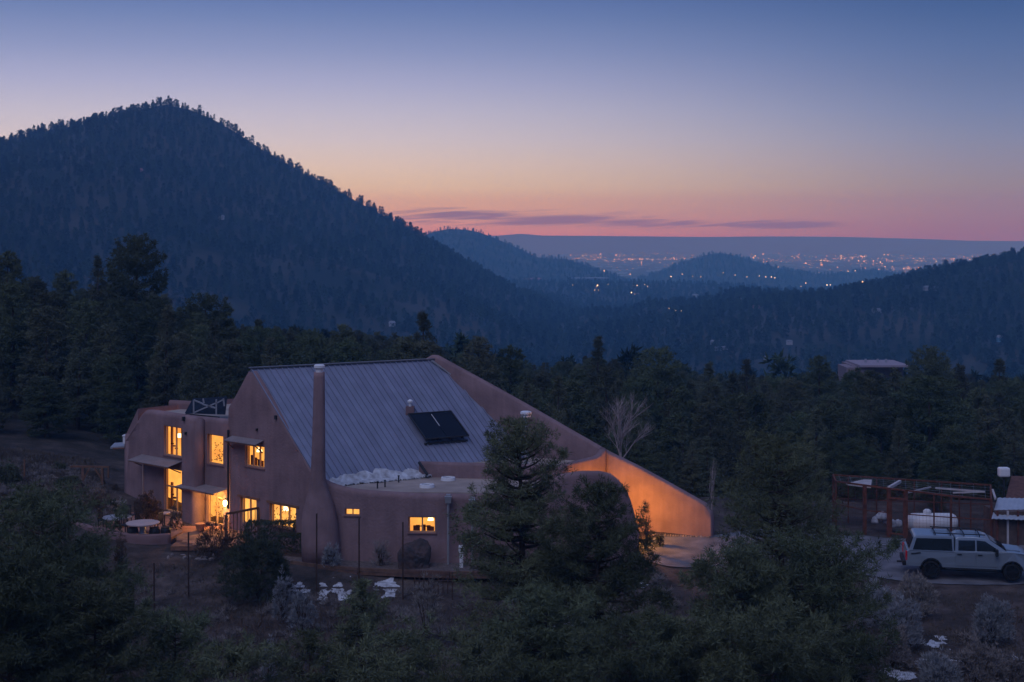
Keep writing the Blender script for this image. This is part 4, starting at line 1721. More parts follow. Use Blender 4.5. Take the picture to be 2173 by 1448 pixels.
# wall lantern by the sliding door
a, z = FW.ray(478, 1068, BO + .2)
c = FW.p(a, BO + .22, z)
lan = empty('wall_lantern', FW.p(a, BO, z), label='glowing wall lantern right of the sliding door', cat='lantern')
m = MB()
m.bar(FW.p(a, BO, z + .22), FW.p(a, BO + .24, z + .22), .04)
m.box((c.x, c.y, c.z + .19), (.2, .2, .05), taper=.5)
m.box((c.x, c.y, c.z - .17), (.14, .14, .03))
m.build('bracket', DARKFR, lan)
BULB = emat('lantern_bulb', (1, .66, .28), 26)
m = MB()
m.tube([(c.x, c.y, c.z - .14), (c.x, c.y, c.z - .06), (c.x, c.y, c.z + .08), (c.x, c.y, c.z + .15)], [.05, .09, .09, .05], 10)
m.build('lamp_glass', BULB, lan)


def point(name, loc, energy, color, radius=.12):
    l = bpy.data.lights.new(name, 'POINT')
    l.energy = energy
    l.color = color
    l.shadow_soft_size = radius
    o = bpy.data.objects.new(name, l)
    COL.objects.link(o)
    o.location = loc
    return o


p = FW.p(a, BO + .55, z + .02)
point('lantern_light', p, 250, (1, .48, .13))

# carport lamp behind the rounded end wall: lights the wing wall and the drive
cl = empty('porch_lamp', (5.3, 68.4, 1.9), label='warm lamp hidden behind the rounded end wall', cat='lamp')
MB().tube([(5.3, 68.4, 1.9), (5.3, 68.4, 2.03)], [.12, .08], 12).build('lamp_glass', BULB, cl)
MB().tube([(5.3, 68.4, 2.03), (5.3, 68.4, 2.08)], .15, 12).build('lamp_cap', DARKFR, cl)
MB().bar((5.3, 68.4, 2.06), (4.9, 66.3, 2.06), .05).build('arm', DARKFR, cl)
point('porch_lamp_light', (5.35, 68.6, 1.65), 640, (1, .36, .015), .15)

# rack of solar heaters on the left flat roof, seen from behind
rk = empty('collector_rack', P(440, 880, 74.5), label='white braced rack standing on the left flat roof', cat='rack')
yy = 75.0
pp = {k: P(*k, yy) for k in ((411, 849), (411, 878), (459, 848), (459, 880), (431, 848), (476, 845), (447, 856), (447, 880))}
m = MB()
for a_p, b_p in (((411, 849), (411, 878)), ((459, 848), (459, 880)), ((411, 849), (430, 857)), ((411, 876), (457, 856)), ((431, 846), (433, 856)), ((459, 856), (474, 848)), ((474, 846), (476, 862)),
                 ((430, 858), (457, 866))):
    m.bar(P(*a_p, yy), P(*b_p, yy), .07)
m.build('brace', GALV, rk)
m = MB()
m.prism([P(392, 877, yy + .1), P(478, 880, yy + .1), P(482, 842, yy + 1.1), P(409, 846, yy + 1.1)], (0, .06, -.02))
m.build('collector_back', SOLAR, rk)
m = MB()
m.bar(P(394, 879, yy), P(466, 886, yy), .08)
m.build('foot_rail', DARKFR, rk)

# things on the far left end of the house
cn = P(252, 945, 79)
e = empty('side_canopy', cn, label='pale canopy jutting from the far left end of the house', cat='canopy')
m = MB()
m.prism([P(234, 949, 79), P(243, 940, 80.5), P(272, 938, 80.5), P(272, 946, 79)], (0, 0, -.09))
m.build('sheet', GALV, e)
m = MB()
m.bar(P(240, 952, 79), P(272, 951, 79), .07)
m.build('beam', WOOD, e)
m = MB()
m.box(P(271, 932, 78.9), (.42, .5, .5))
m.box(P(271, 924, 78.9), (.5, .55, .06))
m.build('swamp_cooler', WHITE, loc=tuple(P(271, 932, 78.9)), label='white boxy cooler on the left shoulder of the house', cat='cooler', bevel=.02)
# ------------------------------------------------------------------ yard round the house
def plank_row(parent, c, L, w, n, axis, z, gap=.02, rnd=None, name='plank', mt=None, th=.05):
    pass


DECKW = mat('deck_boards', (.34, .17, .10), rough=.85, var=.25, scale=3, bump=.2, obj_var=.18)
deck = empty('wooden_deck', (-15.4, 69.6, .2), label='board deck glowing orange below the sliding door', cat='deck')
yv = 67.55
k = 0
while yv < 72.2:
    w = .34
    xl = np.interp(yv, [67.5, 69.0, 72.2], [-14.9, -16.3, -16.9])
    xr = np.interp(yv, [67.5, 68.6, 70, 72.2], [-12.9, -12.7, -12.9, -13.8])
    # stop the boards at the facade
    fa = FW.ray(0, 0) if False else None
    m = MB()
    m.box(((xl + xr) / 2, yv, .24), (xr - xl, w - .025, .06))
    m.build('plank', DECKW, deck)
    yv += w
m = MB()
m.box((-14.6, 69.8, .1), (3.3, 4.2, .2))
m.build('joists', WOOD, deck)

PAVE = mat('patio_sandstone', (.27, .15, .12), rough=.95, var=.3, scale=1.5, bump=.3)
pat = MB()
path = [P(150, 1113, 71.9), P(200, 1124, 70.6), P(255, 1137, 69.3), P(305, 1141, 68.8), P(362, 1137, 69.0)]
poly = [Vector((p.x, p.y + .1, .34)) for p in path] + [Vector((-16.3, 70.5, .34)), Vector((-17.1, 73.6, .34)), Vector((-19.8, 75.6, .34)), Vector((-22.2, 74.6, .34))]
pat.prism(poly, (0, 0, -.3))
pt_ = pat.build('patio', PAVE, label='red paved patio left of the deck', kind='structure')
rw = PathWall([(p.x, p.y) for p in path])
m = MB()
rw.sheet(m, 0, rw.len, lambda a: .52, -1.6, thick=.3, r=.07, step=.3, back=.3)
m.build('garden_wall', ADOBE_D, loc=tuple(path[2]), smooth=True, label='low curved adobe garden wall round the patio tables', cat='wall')


def round_table(c, r, label, top_m, ped_m, zt, ped=.14, group=None):
    z = c[2]
    e = empty('round_table', c, label=label, cat='table', group=group)
    m = MB()
    m.tube([(c[0], c[1], zt - .07), (c[0], c[1], zt - .05), (c[0], c[1], zt)], [r * .93, r, r], 28)
    m.build('table_top', top_m, e, bevel=.01)
    m = MB()
    m.tube([(c[0], c[1], z), (c[0], c[1], z + .06), (c[0], c[1], z + .1), (c[0], c[1], zt - .07)], [ped * 1.8, ped * 1.8, ped, ped], 14)
    m.build('pedestal', ped_m, e)
    return e


def stool(c, r, h, label, mt):
    m = MB()
    m.tube([c, (c[0], c[1], c[2] + h * .3), (c[0], c[1], c[2] + h * .7), (c[0], c[1], c[2] + h)], [r * .8, r, r, r * .85], 12)
    return m.build('stool', mt, loc=tuple(c), smooth=False, label=label, cat='stool', group='stools and chairs on the patio', bevel=.01)


def chair(c, rz, label, mt):
    e = empty('garden_chair', c, rz, label=label, cat='chair', group='stools and chairs on the patio')
    q = MB()
    q.box((0, 0, .44), (.5, .5, .05))
    q.build('seat', mt, e, local=True)
    q = MB()
    for x in (-.2, -.1, 0, .1, .2):
        q.box((x, .24, .72), (.05, .03, .5))
    q.box((0, .24, .98), (.5, .04, .06))
    q.build('backrest', mt, e, local=True)
    for sx in (-1, 1):
        for sy in (-1, 1):
            q = MB()
            q.box((sx * .22, sy * .22, .21), (.04, .04, .42))
            q.build('leg', mt, e, local=True)
    return e


PT = .34
tp = P(303, 1110, 69.55)
PALE = mat('pale_stone_top', (.5, .40, .38), rough=.5, var=.1)
round_table((tp.x, tp.y, PT), .80, 'round table with a thick pale top and a white pedestal, nearest the garden wall', PALE, WHITE, tp.z + .02, ped=.15)
tp2 = P(248, 1098, 71.6)
round_table((tp2.x, tp2.y, PT), .72, 'round dark table with a bluish top at the far side of the patio', GALV, DARKFR, tp2.z + .02, ped=.12)
tp3 = P(349, 1088, 71.6)
round_table((tp3.x, tp3.y, PT), .28, 'little round side table beside the tall glass door', PALE, DARKFR, tp3.z, ped=.04)
BLACKF = mat('black_furniture', (.022, .022, .026), rough=.6)
for (u, y_, rz, lab) in ((268, 69.9, .9, 'black chair at the left of the white pedestal table'), (332, 70.3, 4.4, 'black chair at the right of the white pedestal table'),
                         (222, 71.2, 1.3, 'black chair at the left end of the bluish table'), (275, 72.4, 2.9, 'black chair behind the bluish table')):
    x_ = (u - 1086.5) / F * y_
    chair((x_, y_, PT), rz, lab, BLACKF)
for (u, y_, lab) in ((282, 69.35, 'black drum stool left of the white pedestal'), (328, 69.35, 'black drum stool right of the white pedestal'), (352, 69.5, 'dark square planter stool at the corner of the garden wall')):
    x_ = (u - 1086.5) / F * y_
    stool((x_, y_, PT), .26, .42, lab, BLACKF)


def leafy(mb_pts, name, mt, L, w, K, seed, spread=.8):
    c = np.array([p[0] for p in mb_pts])
    d = np.array([p[1] for p in mb_pts])
    v, q = tuft_tris(c, d, L, w, K, spread, seed)
    return np_mesh(name, v, q, mt)


def bush(x, y, z, rx, ry, h, n, mt, label, L=.16, w=.02, K=8, seed=0, cat='bush', group=None, name='bush', spiky=False, stems=True, flat=False):
    g = np.random.default_rng(seed + 900)
    e = empty(name, (x, y, z), label=label, cat=cat, group=group)
    ph = g.random(3) * 6.28
    pts = []
    for i in range(n):
        a = g.random() * 6.283
        el = math.asin(g.random())
        rr = (1 - .35 * g.random() ** 2.2) * (1 + .16 * math.sin(a * 3 + ph[0]) + .12 * math.sin(el * 6 + a * 2 + ph[1]))
        if flat:
            px, py = g.uniform(-1, 1) * rx, g.uniform(-1, 1) * ry
            pz = h * (1 - .06 * g.random())
            if g.random() < .6:
                s_ = g.integers(0, 4)
                px, py = ((-rx, py), (rx, py), (px, -ry), (px, ry))[s_]
                pz = h * g.random()
            q = Vector((px, py, pz))
            dd = Vector((px / rx * .4, py / ry * .4, .6))
        else:
            q = Vector((math.cos(a) * math.cos(el) * rx * rr, math.sin(a) * math.cos(el) * ry * rr, math.sin(el) ** .8 * h * rr))
            dd = Vector((q.x / rx, q.y / ry, q.z / h + (1.4 if spiky else .3)))
        dd.normalize()
        pts.append((tuple(q), tuple(dd)))
    link_mesh('foliage', leafy(pts, 'foliage', mt, L, w, K, seed, .45 if spiky else .75), e)
    if stems:
        m = MB()
        for i in range(9):
            a = i * .7
            m.tube([(0, 0, -.1), (math.cos(a) * rx * .4, math.sin(a) * ry * .4, h * .5), (math.cos(a) * rx * .7, math.sin(a) * ry * .7, h * .85)], [.03, .018, .006], 4, cap=False)
        m.build('stems', BARK, e, local=True)
    return e


def bush_px(u, vtop, vbot, half, y_, n, mt, label, **k):
    x_ = (u - 1086.5) / F * y_
    zb = HC - (vbot - 500) / F * y_
    zt = HC - (vtop - 500) / F * y_
    zg = ground_z(x_, y_)
    zb = k.pop('z', min(zb, zg + .25) if abs(zb - zg) < .8 else zg)
    r = half / F * y_
    return bush(x_, y_, zb, r, r * k.pop('depth', .9), max(.15, zt - zb), n, mt, label, **k)


bush_px(548, 1138, 1250, 66, 61.5, 1500, JUNIPER, 'big rounded juniper in front of the rail and hedges', L=.24, w=.014, K=9, seed=1, spiky=True, cat='juniper')
bush_px(460, 1115, 1180, 46, 66.2, 500, OAK, 'loose twiggy shrub at the foot of the wooden rail', L=.2, w=.012, K=7, seed=2, spiky=True)
bush_px(575, 1108, 1152, 50, 68.3, 900, JUNIPER, 'clipped dark hedge mound under the three pane window', L=.07, w=.018, K=8, seed=3, z=.25, flat=True, cat='hedge', stems=False, depth=.45)
bush_px(616, 1135, 1175, 24, 67.0, 600, JUNIPER, 'smaller clipped hedge mound beside the chimney foot', L=.07, w=.018, K=8, seed=4, z=.1, flat=True, cat='hedge', stems=False, depth=.8)
bush_px(312, 1052, 1105, 26, 73.2, 900, OAK, 'round brown shrub against the far left wall', L=.09, w=.02, K=7, seed=5, z=.35, cat='shrub')
bush_px(200, 1050, 1100, 22, 74.5, 350, OAK, 'reddish twiggy shrub at the back of the patio', L=.14, w=.014, K=7, seed=6, spiky=True, cat='shrub')
bush_px(148, 1015, 1062, 26, 79.0, 450, JUNIPER, 'dark shrub left of the timber gate', L=.14, w=.02, K=8, seed=7, cat='shrub')
bush_px(15, 988, 1050, 32, 79.0, 600, JUNIPER, 'dark juniper at the left edge of the yard', L=.16, w=.02, K=8, seed=8, cat='juniper')
bush_px(128, 985, 1020, 18, 83.0, 250, JUNIPER, 'low dark shrub behind the timber gate', L=.14, w=.02, K=8, seed=9, cat='shrub')
bush_px(255, 1130, 1200, 11, 63.5, 150, OAK, 'narrow upright shrub below the garden wall', L=.2, w=.012, K=8, seed=10, spiky=True, cat='shrub')
bush_px(255, 1062, 1092, 20, 76, 250, SAGE, 'grey low shrub by the corner of the house', L=.1, w=.02, K=7, seed=11, cat='shrub')
bush_px(808, 1155, 1190, 17, 64.6, 120, RABBIT, 'bare twiggy shrub against the front wall left of the boulder', L=.3, w=.008, K=6, seed=12, spiky=True, z=0, cat='shrub')
bush_px(702, 1160, 1190, 17, 64.5, 160, SAGE, 'grey dead shrub against the chimney foot', L=.2, w=.01, K=7, seed=13, spiky=True, z=0, cat='shrub')
bush_px(1372, 1095, 1150, 8, 67.2, 22, OAK, 'twiggy shrub lit orange at the foot of the rounded end wall', L=.35, w=.01, K=6, seed=14, spiky=True, cat='shrub')
bush_px(372, 1078, 1108, 14, 70.9, 90, OAK, 'potted plants crowded by the tall glass door', L=.12, w=.03, K=7, seed=15, z=.34, cat='plants', stems=False)
bush_px(1400, 1135, 1158, 8, 68.2, 60, JUNIPER, 'low dark shrub beside the stones at the wing wall', L=.12, w=.02, K=7, seed=16, cat='shrub')
bush_px(600, 1225, 1300, 22, 58.5, 260, SAGE, 'pale grey sagebrush below the big juniper', L=.16, w=.012, K=8, seed=17, spiky=True, cat='sagebrush')
bush_px(640, 1258, 1310, 26, 57.5, 260, SAGE, 'pale sagebrush left of the snow patches', L=.16, w=.012, K=8, seed=18, spiky=True, cat='sagebrush')
bush_px(575, 1365, 1400, 20, 51.5, 200, SAGE, 'small pale sagebrush among the young pines at the bottom', L=.13, w=.012, K=8, seed=19, spiky=True, cat='sagebrush')
bush_px(1055, 1345, 1410, 30, 49.5, 260, SAGE, 'pale sagebrush below the tall shaggy pine', L=.16, w=.012, K=8, seed=20, spiky=True, cat='sagebrush')
bush_px(905, 1235, 1330, 36, 56.0, 260, RABBIT, 'grey rabbitbrush between the snow patches and the tall pine', L=.2, w=.01, K=8, seed=21, spiky=True, cat='rabbitbrush')
for i, (u, v0, v1, hw, y_, lab) in enumerate([
        (62, 1040, 1072, 20, 77.5, 'low brown brush heap in front of the dark fence post'), (105, 1048, 1080, 22, 76.0, 'brown brush between the fence post and the timber gate'),
        (238, 1068, 1095, 16, 75.5, 'small brown shrub below the timber gate'), (110, 985, 1012, 20, 84.0, 'dark shrub at the edge of the wood behind the stone line'),
        (30, 1058, 1095, 22, 74.0, 'dark brush under the juniper at the left edge'), (245, 1035, 1062, 12, 79.0, 'shrub between the timber gate and the house corner'),
        (165, 1072, 1098, 18, 75.0, 'reddish brush above the end of the garden wall')]):
    bush_px(u, v0, v1, hw, y_, 16 * hw, OAK if i % 2 else JUNIPER, lab, L=.15, w=.014, K=8, seed=70 + i, spiky=True, cat='shrub', group='brush in the left yard')
SB = [(1858, 1245, 1315, 36, 55.5, 'pale sagebrush at the left end of the slope below the truck'),
      (1940, 1228, 1290, 42, 57.0, 'wide grey sagebrush right below the rear wheel of the truck'),
      (1915, 1278, 1365, 38, 53.0, 'tall pale rabbitbrush in the middle of the sage slope'),
      (1895, 1335, 1410, 36, 50.0, 'grey rabbitbrush above the winding snow strip'),
      (2105, 1280, 1350, 42, 53.5, 'rounded tan rabbitbrush at the right of the sage slope'),
      (2080, 1370, 1470, 54, 47.5, 'large tan rabbitbrush at the bottom right corner'),
      (1990, 1395, 1470, 38, 47.0, 'grey rabbitbrush left of the one in the bottom right corner'),
      (2150, 1400, 1460, 28, 47.8, 'olive shrub at the right edge, bottom corner')]
for i, (u, v0, v1, hw, y_, lab) in enumerate(SB):
    bush_px(u, v0, v1, hw, y_, int(16 * hw), SAGE if i % 2 == 0 else RABBIT, lab, L=.17, w=.011, K=9, seed=40 + i, spiky=True, cat='sagebrush' if 'sage' in lab.split()[1] + lab.split()[2] else 'shrub',
            group='shrubs on the slope below the truck')

# terracotta pot and flowers on the deck
c = P(425, 1112, 70.9)
e = empty('terracotta_pot', (c.x, c.y, .27), label='terracotta pot standing by the pier, lit orange', cat='pot')
MB().tube([(c.x, c.y, .27), (c.x, c.y, .55), (c.x, c.y, .6), (c.x, c.y, .64)], [.17, .24, .27, .27], 14).build('pot', TERRA, e)

# wooden rail at the steps
r0, r1 = P(480, 1091, 67.3), P(549, 1078, 68.6)
rl = empty('wooden_rail', (r0.x, r0.y, .3), label='brown wooden rail with balusters at the garden steps', cat='railing')
m = MB()
m.bar(r0, r1, .09, .1)
m.build('handrail', RAILW, rl)
m = MB()
m.bar((r0.x, r0.y, .55), (r1.x, r1.y, .75), .06, .08)
m.build('bottom_rail', RAILW, rl)
for (p, zb) in ((r0, -.1), (r1, .3)):
    m = MB()
    m.box((p.x, p.y, (p.z + zb) / 2), (.12, .12, p.z - zb - .1))
    m.build('post', RAILW, rl)
for i in range(1, 9):
    p = r0.lerp(r1, i / 9)
    m = MB()
    m.box((p.x, p.y, (p.z + .6) / 2), (.035, .035, p.z - .66))
    m.build('baluster', RAILW, rl)

# rubble beside the steps
def rock(x, y, z, rx, ry, rz, seed, mt=None, name='rock', sub=2, parent=None, **k):
    V, T = blob_mesh([(x, y, z, rx, ry, rz)], seed, sub)
    m = MB()
    m.add(V, T)
    return m.build(name, mt or STONE, parent, loc=None if parent else (x, y, z), **k)


BOUL = mat('boulder_rock', (.035, .036, .04), rough=.95, var=.4, scale=2.5, bump=.8, bscale=7, col2=(.11, .07, .065))
rock(-4.42, 64.35, .15, .80, .55, 1.0, 5, BOUL, 'boulder', label='big dark boulder with a reddish top under the two pane window', cat='boulder', sub=3)
bord = empty('stone_border', P(1440, 1138, 70.0), label='row of small stones along the foot of the glowing wing wall', cat='border')
for i in range(24):
    u = 1380 + i * 5.4
    y_ = 69.75 - (u - 1380) * .003
    x_ = (u - 1086.5) / F * y_
    z_ = ground_z(x_, y_)
    g = random.Random(i)
    V, T = blob_mesh([(x_, y_, z_ + .02, g.uniform(.05, .09), .08, g.uniform(.05, .1))], i, 0)
    m = MB()
    m.add(V, T)
    m.build('stone', STONE, bord)
rub = empty('stone_pile', P(455, 1165, 66), label='small tumbled stones at the edge of the deck steps', cat='stones')
for i in range(16):
    g = random.Random(i + 50)
    u, y_ = g.uniform(350, 520), g.uniform(65.9, 67.0)
    x_ = (u - 1086.5) / F * y_
    V, T = blob_mesh([(x_, y_, ground_z(x_, y_) + .03, g.uniform(.08, .2), .12, g.uniform(.06, .14))], i, 0)
    m = MB()
    m.add(V, T)
    m.build('stone', STONE, rub)

# white utility post and pipes by the wall
c = P(979, 1190, 64.3)
e = empty('utility_post', (c.x, c.y, 0), label='short white utility post between the downspouts', cat='post')
MB().box((c.x, c.y, .30), (.16, .14, .6)).build('lower_box', WHITE, e)
MB().box((c.x, c.y, .82), (.24, .18, .34)).build('meter_box', WHITE, e, bevel=.02)

# gravel terrace, timber edging
EDGE = mat('edging_timber', (.13, .075, .055), rough=.9, var=.3, scale=4, obj_var=.15)
te = empty('timber_edging', (-6, 63.8, -.2), label='low brown timber edging along the gravel below the front wall', cat='edging')
ep = [(618, 1187, 65.4), (670, 1193, 64.7), (760, 1201, 64.0), (855, 1207, 63.6), (955, 1213, 63.3), (1050, 1214, 63.3)]
for i in range(len(ep) - 1):
    a_, b_ = ep[i], ep[i + 1]
    ax, bx_ = (a_[0] - 1086.5) / F * a_[2], (b_[0] - 1086.5) / F * b_[2]
    for j in range(2):
        m = MB()
        m.bar((ax, a_[2] - .0, -.02 - .16 * j), (bx_ - .02, b_[2], -.02 - .16 * j), .14, .145)
        m.build('timber', EDGE, te)
GRAV = mat('gravel', (.13, .105, .10), rough=.95, var=.45, scale=7, bump=.8, bscale=30, detail=9)
m = MB()
us = [a for a in ep]
vs = [((u - 1086.5) / F * y_, y_, -.005) for u, v, y_ in ep] + [(0, 65.0, .012), (-5.9, 65.4, .012), (-9.8, 66.2, .012), (-11, 66.6, .012)]
m.add(vs, [tuple(range(len(vs)))])
m.build('gravel_terrace', GRAV, label='narrow gravel terrace under the front wall', kind='structure')

# ------------------------------------------------------------------ drive
ROAD = mat('gravel_drive', (.135, .137, .155), rough=.95, var=.35, scale=1.2, bump=.5, bscale=24, detail=10)
xs = np.linspace(5.6, 40, 90)
yn = np.interp(xs, [5.6, 7, 9.5, 14, 18, 24, 40], [66.4, 64.4, 64.0, 63.4, 61.6, 61.2, 60.8])
yf = np.interp(xs, [5.6, 7, 10, 13, 17.2, 18.3, 20, 40], [69.0, 69.4, 69.6, 71.5, 71.0, 70.4, 70, 69.5])
M_ = 14
gx = np.repeat(xs[:, None], M_, 1)
tt = np.linspace(0, 1, M_)[None, :]
gy = yn[:, None] * (1 - tt) + yf[:, None] * tt + (fbm(gx * .9, tt * 3, 3) * .5) * ((tt < .01) | (tt > .99))
gz = H(gx, gy) + .035
i0 = (np.arange(len(xs) - 1)[:, None] * M_ + np.arange(M_ - 1)[None, :]).ravel()
me = np_mesh('drive', np.stack([gx, gy, gz], -1).reshape(-1, 3), np.stack([i0, i0 + M_, i0 + M_ + 1, i0 + 1], 1), ROAD)
tag(link_mesh('drive', me), 'dark gravel drive running from the glowing wall to the truck', kind='structure')

# ------------------------------------------------------------------ wire fence below the house
fp = [(283, 1232, 59.0), (327, 1195, 60.0), (400, 1130, 62.5), (496, 1150, 62.8), (578, 1140, 63.0), (672, 1090, 62.6), (762, 1100, 62.2), (855, 1108, 61.8), (960, 1120, 61.6), (1070, 1120, 61.5)]
fe = empty('wire_fence', (-6, 62, -1), label='thin wire fence on rusty steel posts across the slope below the house', cat='fence')
ends = []
for (u, vt, y_) in fp:
    x_ = (u - 1086.5) / F * y_
    z0, z1 = ground_z(x_, y_) - .1, HC - (vt - 500) / F * y_
    if u in (496, 578, 1070, 960):
        z1 = z0 + 1.3
    m = MB()
    m.box((x_, y_, (z0 + z1) / 2), (.06, .05, z1 - z0))
    m.box((x_, y_ - .03, (z0 + z1) / 2), (.015, .04, z1 - z0 - .02))
    m.build('post', POSTM, fe)
    ends.append((x_, y_, z0, z1))
for i in range(len(ends) - 1):
    a_, b_ = ends[i], ends[i + 1]
    for h in (.35, .75, 1.15):
        m = MB()
        m.tube([(a_[0], a_[1], a_[2] + h), (b_[0], b_[1], b_[2] + h)], .006, 4)
        m.build('wire', DARKFR, fe)
# short dark lath fence piece beyond the third post
lf = empty('lath_fence', P(910, 1230, 62), label='short run of dark laths on the slope left of the tall pine', cat='fence')
for i in range(9):
    u = 880 + i * 10
    y_ = 62.3
    x_ = (u - 1086.5) / F * y_
    z0 = ground_z(x_, y_)
    m = MB()
    m.box((x_, y_, z0 + .35), (.05, .03, .8))
    m.build('lath', POSTM, lf)
m = MB()
m.bar(((878 - 1086.5) / F * 62.3, 62.27, ground_z(-4, 62.3) + .6), ((962 - 1086.5) / F * 62.3, 62.27, ground_z(-3, 62.3) + .6), .03, .05)
m.build('rail', POSTM, lf)

# back yard: fence posts and timber gate frame
for (u, vt, vb_, y_, lab) in ((52, 975, 1032, 80.0, 'dark fence post in the left yard beside the juniper'), (230, 990, 1035, 82.0, 'thin pale post right of the timber gate')):
    p0, p1 = P(u, vb_, y_), P(u, vt, y_)
    m = MB()
    m.bar((p0.x, p0.y, ground_z(p0.x, p0.y) - .1), p1, .08)
    m.build('fence_post', RAILW, loc=tuple(p0), label=lab, cat='post')
gp = empty('timber_gate', P(197, 1052, 79.5), label='rustic brown timber gate frame with curved braces in the left yard', cat='gate')
for u in (176, 217):
    m = MB()
    p1 = P(u, 992, 79.5)
    m.bar((p1.x, p1.y, ground_z(p1.x, p1.y) - .1), p1, .14)
    m.build('post', RAILW, gp)
m = MB()
m.bar(P(150, 990, 79.5), P(232, 991, 79.5), .10)
m.build('top_beam', RAILW, gp)
for a_, b_ in (((178, 1015), (190, 994)), ((215, 1015), (201, 994)), ((178, 1030), (215, 1027)), ((179, 1045), (190, 1030)), ((214, 1045), (201, 1030))):
    m = MB()
    m.bar(P(*a_, 79.45), P(*b_, 79.45), .08)
    m.build('brace', RAILW, gp)
# low dry stone line of the yard
dl = empty('stone_edge', P(130, 1025, 80), label='broken line of pale stones across the left yard', cat='stones')
for i in range(22):
    g = random.Random(i + 90)
    u = 85 + i * 5.0
    y_ = 80.8 + g.uniform(-.4, .4)
    x_ = (u - 1086.5) / F * y_
    V, T = blob_mesh([(x_, y_, ground_z(x_, y_) + .03, g.uniform(.08, .2), .12, g.uniform(.05, .12))], i, 0)
    m = MB()
    m.add(V, T)
    m.build('stone', STONE, dl)


# ------------------------------------------------------------------ snow left on the slope
def snow(box, n, label, seed, y0=None, on=0.0, rmax=.3, pts_=None):
    g = random.Random(seed)
    bl = []
    m_ = max(4, n // 11)
    for i in range(m_):
        k = g.random() * (len(pts_) - 1)
        a_, b_ = pts_[int(k)], pts_[int(k) + 1]
        f = k - int(k)
        u, v = a_[0] + (b_[0] - a_[0]) * f + g.gauss(0, a_[2]), a_[1] + (b_[1] - a_[1]) * f + g.gauss(0, a_[2] * .7)
        t = (u - 1086.5) / F
        yl = np.arange(40, 78, .15)
        kk = int(np.argmax(HC - (v - 500) / F * yl < H(t * yl, yl)))
        yy = float(yl[kk]) if kk else 77.0
        bl.append((t * yy, yy, g.uniform(.10, .20), g.uniform(.25, .5)))
    return snow_sheet('snow_patch', bl, lambda x, y: H(x, y) + .012, label, cell=.045, thr=.80, seed=seed, hmax=.018, amp=3.4, fq=3.0)


snow(None, 105, 'leftmost of the snow patches below the house wall', 1, pts_=[(628, 1252, 3), (655, 1256, 3)], rmax=.22)
snow(None, 137, 'snow patch strung out below the chimney', 2, pts_=[(682, 1248, 3), (684, 1265, 3), (682, 1280, 5)], rmax=.22)
snow(None, 163, 'snow patch below the tiny window', 3, pts_=[(710, 1255, 4), (730, 1262, 4), (733, 1272, 3)], rmax=.22)
snow(None, 244, 'snow patch below the boulder', 4, pts_=[(795, 1248, 3), (830, 1248, 4), (825, 1262, 3), (812, 1275, 4)], rmax=.24)
snow(None, 52, 'small snow patch near the big corner pine', 5, pts_=[(214, 1250, 3), (230, 1256, 4), (216, 1264, 2)], rmax=.2)
snow(None, 430, 'snow patch behind the bare black trunk', 6, pts_=[(1165, 1325, 5), (1200, 1312, 9), (1225, 1315, 7), (1190, 1345, 9), (1160, 1365, 5)], rmax=.2)
snow(None, 420, 'winding strip of snow on the sage slope at the bottom right', 7,
     pts_=[(1875, 1428, 5), (1900, 1428, 5), (1925, 1440, 8), (1945, 1415, 6), (1965, 1395, 7), (1978, 1372, 5), (1995, 1350, 3)], rmax=.2)
snow(None, 38, 'small snow patch between the two big foreground pines', 8, pts_=[(1300, 1240, 4), (1312, 1245, 4)], rmax=.2)
snow(None, 28, 'second small snow patch right of the first, near the drive', 9, pts_=[(1343, 1228, 3), (1378, 1253, 2)], rmax=.16)
snow(None, 38, 'snow fleck at the bottom edge, lower right centre', 10, pts_=[(1518, 1430, 4), (1545, 1422, 3)], rmax=.16)
snow(None, 33, 'snow fleck at the right edge of the sage slope', 11, pts_=[(2145, 1398, 3), (2165, 1400, 3)], rmax=.15)
snow(None, 62, 'snow heap beside the pale downspout', 12, pts_=[(925, 1184, 3), (940, 1186, 3)], rmax=.22)
snow(None, 72, 'snow heap right of the white utility post', 13, pts_=[(990, 1185, 4), (1012, 1182, 4)], rmax=.24)

# ------------------------------------------------------------------ dry grass and weeds of the near slope
g = np.random.default_rng(5)
n = 26000
gy = 42 + 23.5 * g.random(n) ** .8
gx = (g.random(n) * 2 - 1) * .40 * gy
ok = ~((gx > 5.2) & (gy > 60.3)) & ~((gy > 62.8) & (gx > -12)) & ((fbm(gx / 2.2, gy / 2.2, 3) > -.12) | (g.random(n) < .25))
gx, gy = gx[ok], gy[ok]
c = np.stack([gx, gy, H(gx, gy) - .02], 1)
d = np.tile([[0, 0, 1.]], (len(c), 1)) + g.normal(size=(len(c), 3)) * .2
v, q = tuft_tris(c, d, .20, .010, 6, .42, 77)
tag(link_mesh('dry_grass', np_mesh('dry_grass', v, q, GRASS)), 'dry brown grass and weeds on the near slope', kind='stuff')
n = 5000
gy = 72 + 16 * g.random(n)
gx = -.38 * gy + 8.5 * g.random(n) - 1.0
ok = gx < -.283 * gy + 0.2
gx, gy = gx[ok], gy[ok]
c = np.stack([gx, gy, H(gx, gy) - .02], 1)
d = np.tile([[0, 0, 1.]], (len(c), 1)) + g.normal(size=(len(c), 3)) * .2
v, q = tuft_tris(c, d, .24, .018, 7, .45, 78)
tag(link_mesh('dry_grass', np_mesh('dry_grass', v, q, GRASS)), 'dry pale grass of the left yard', kind='stuff')
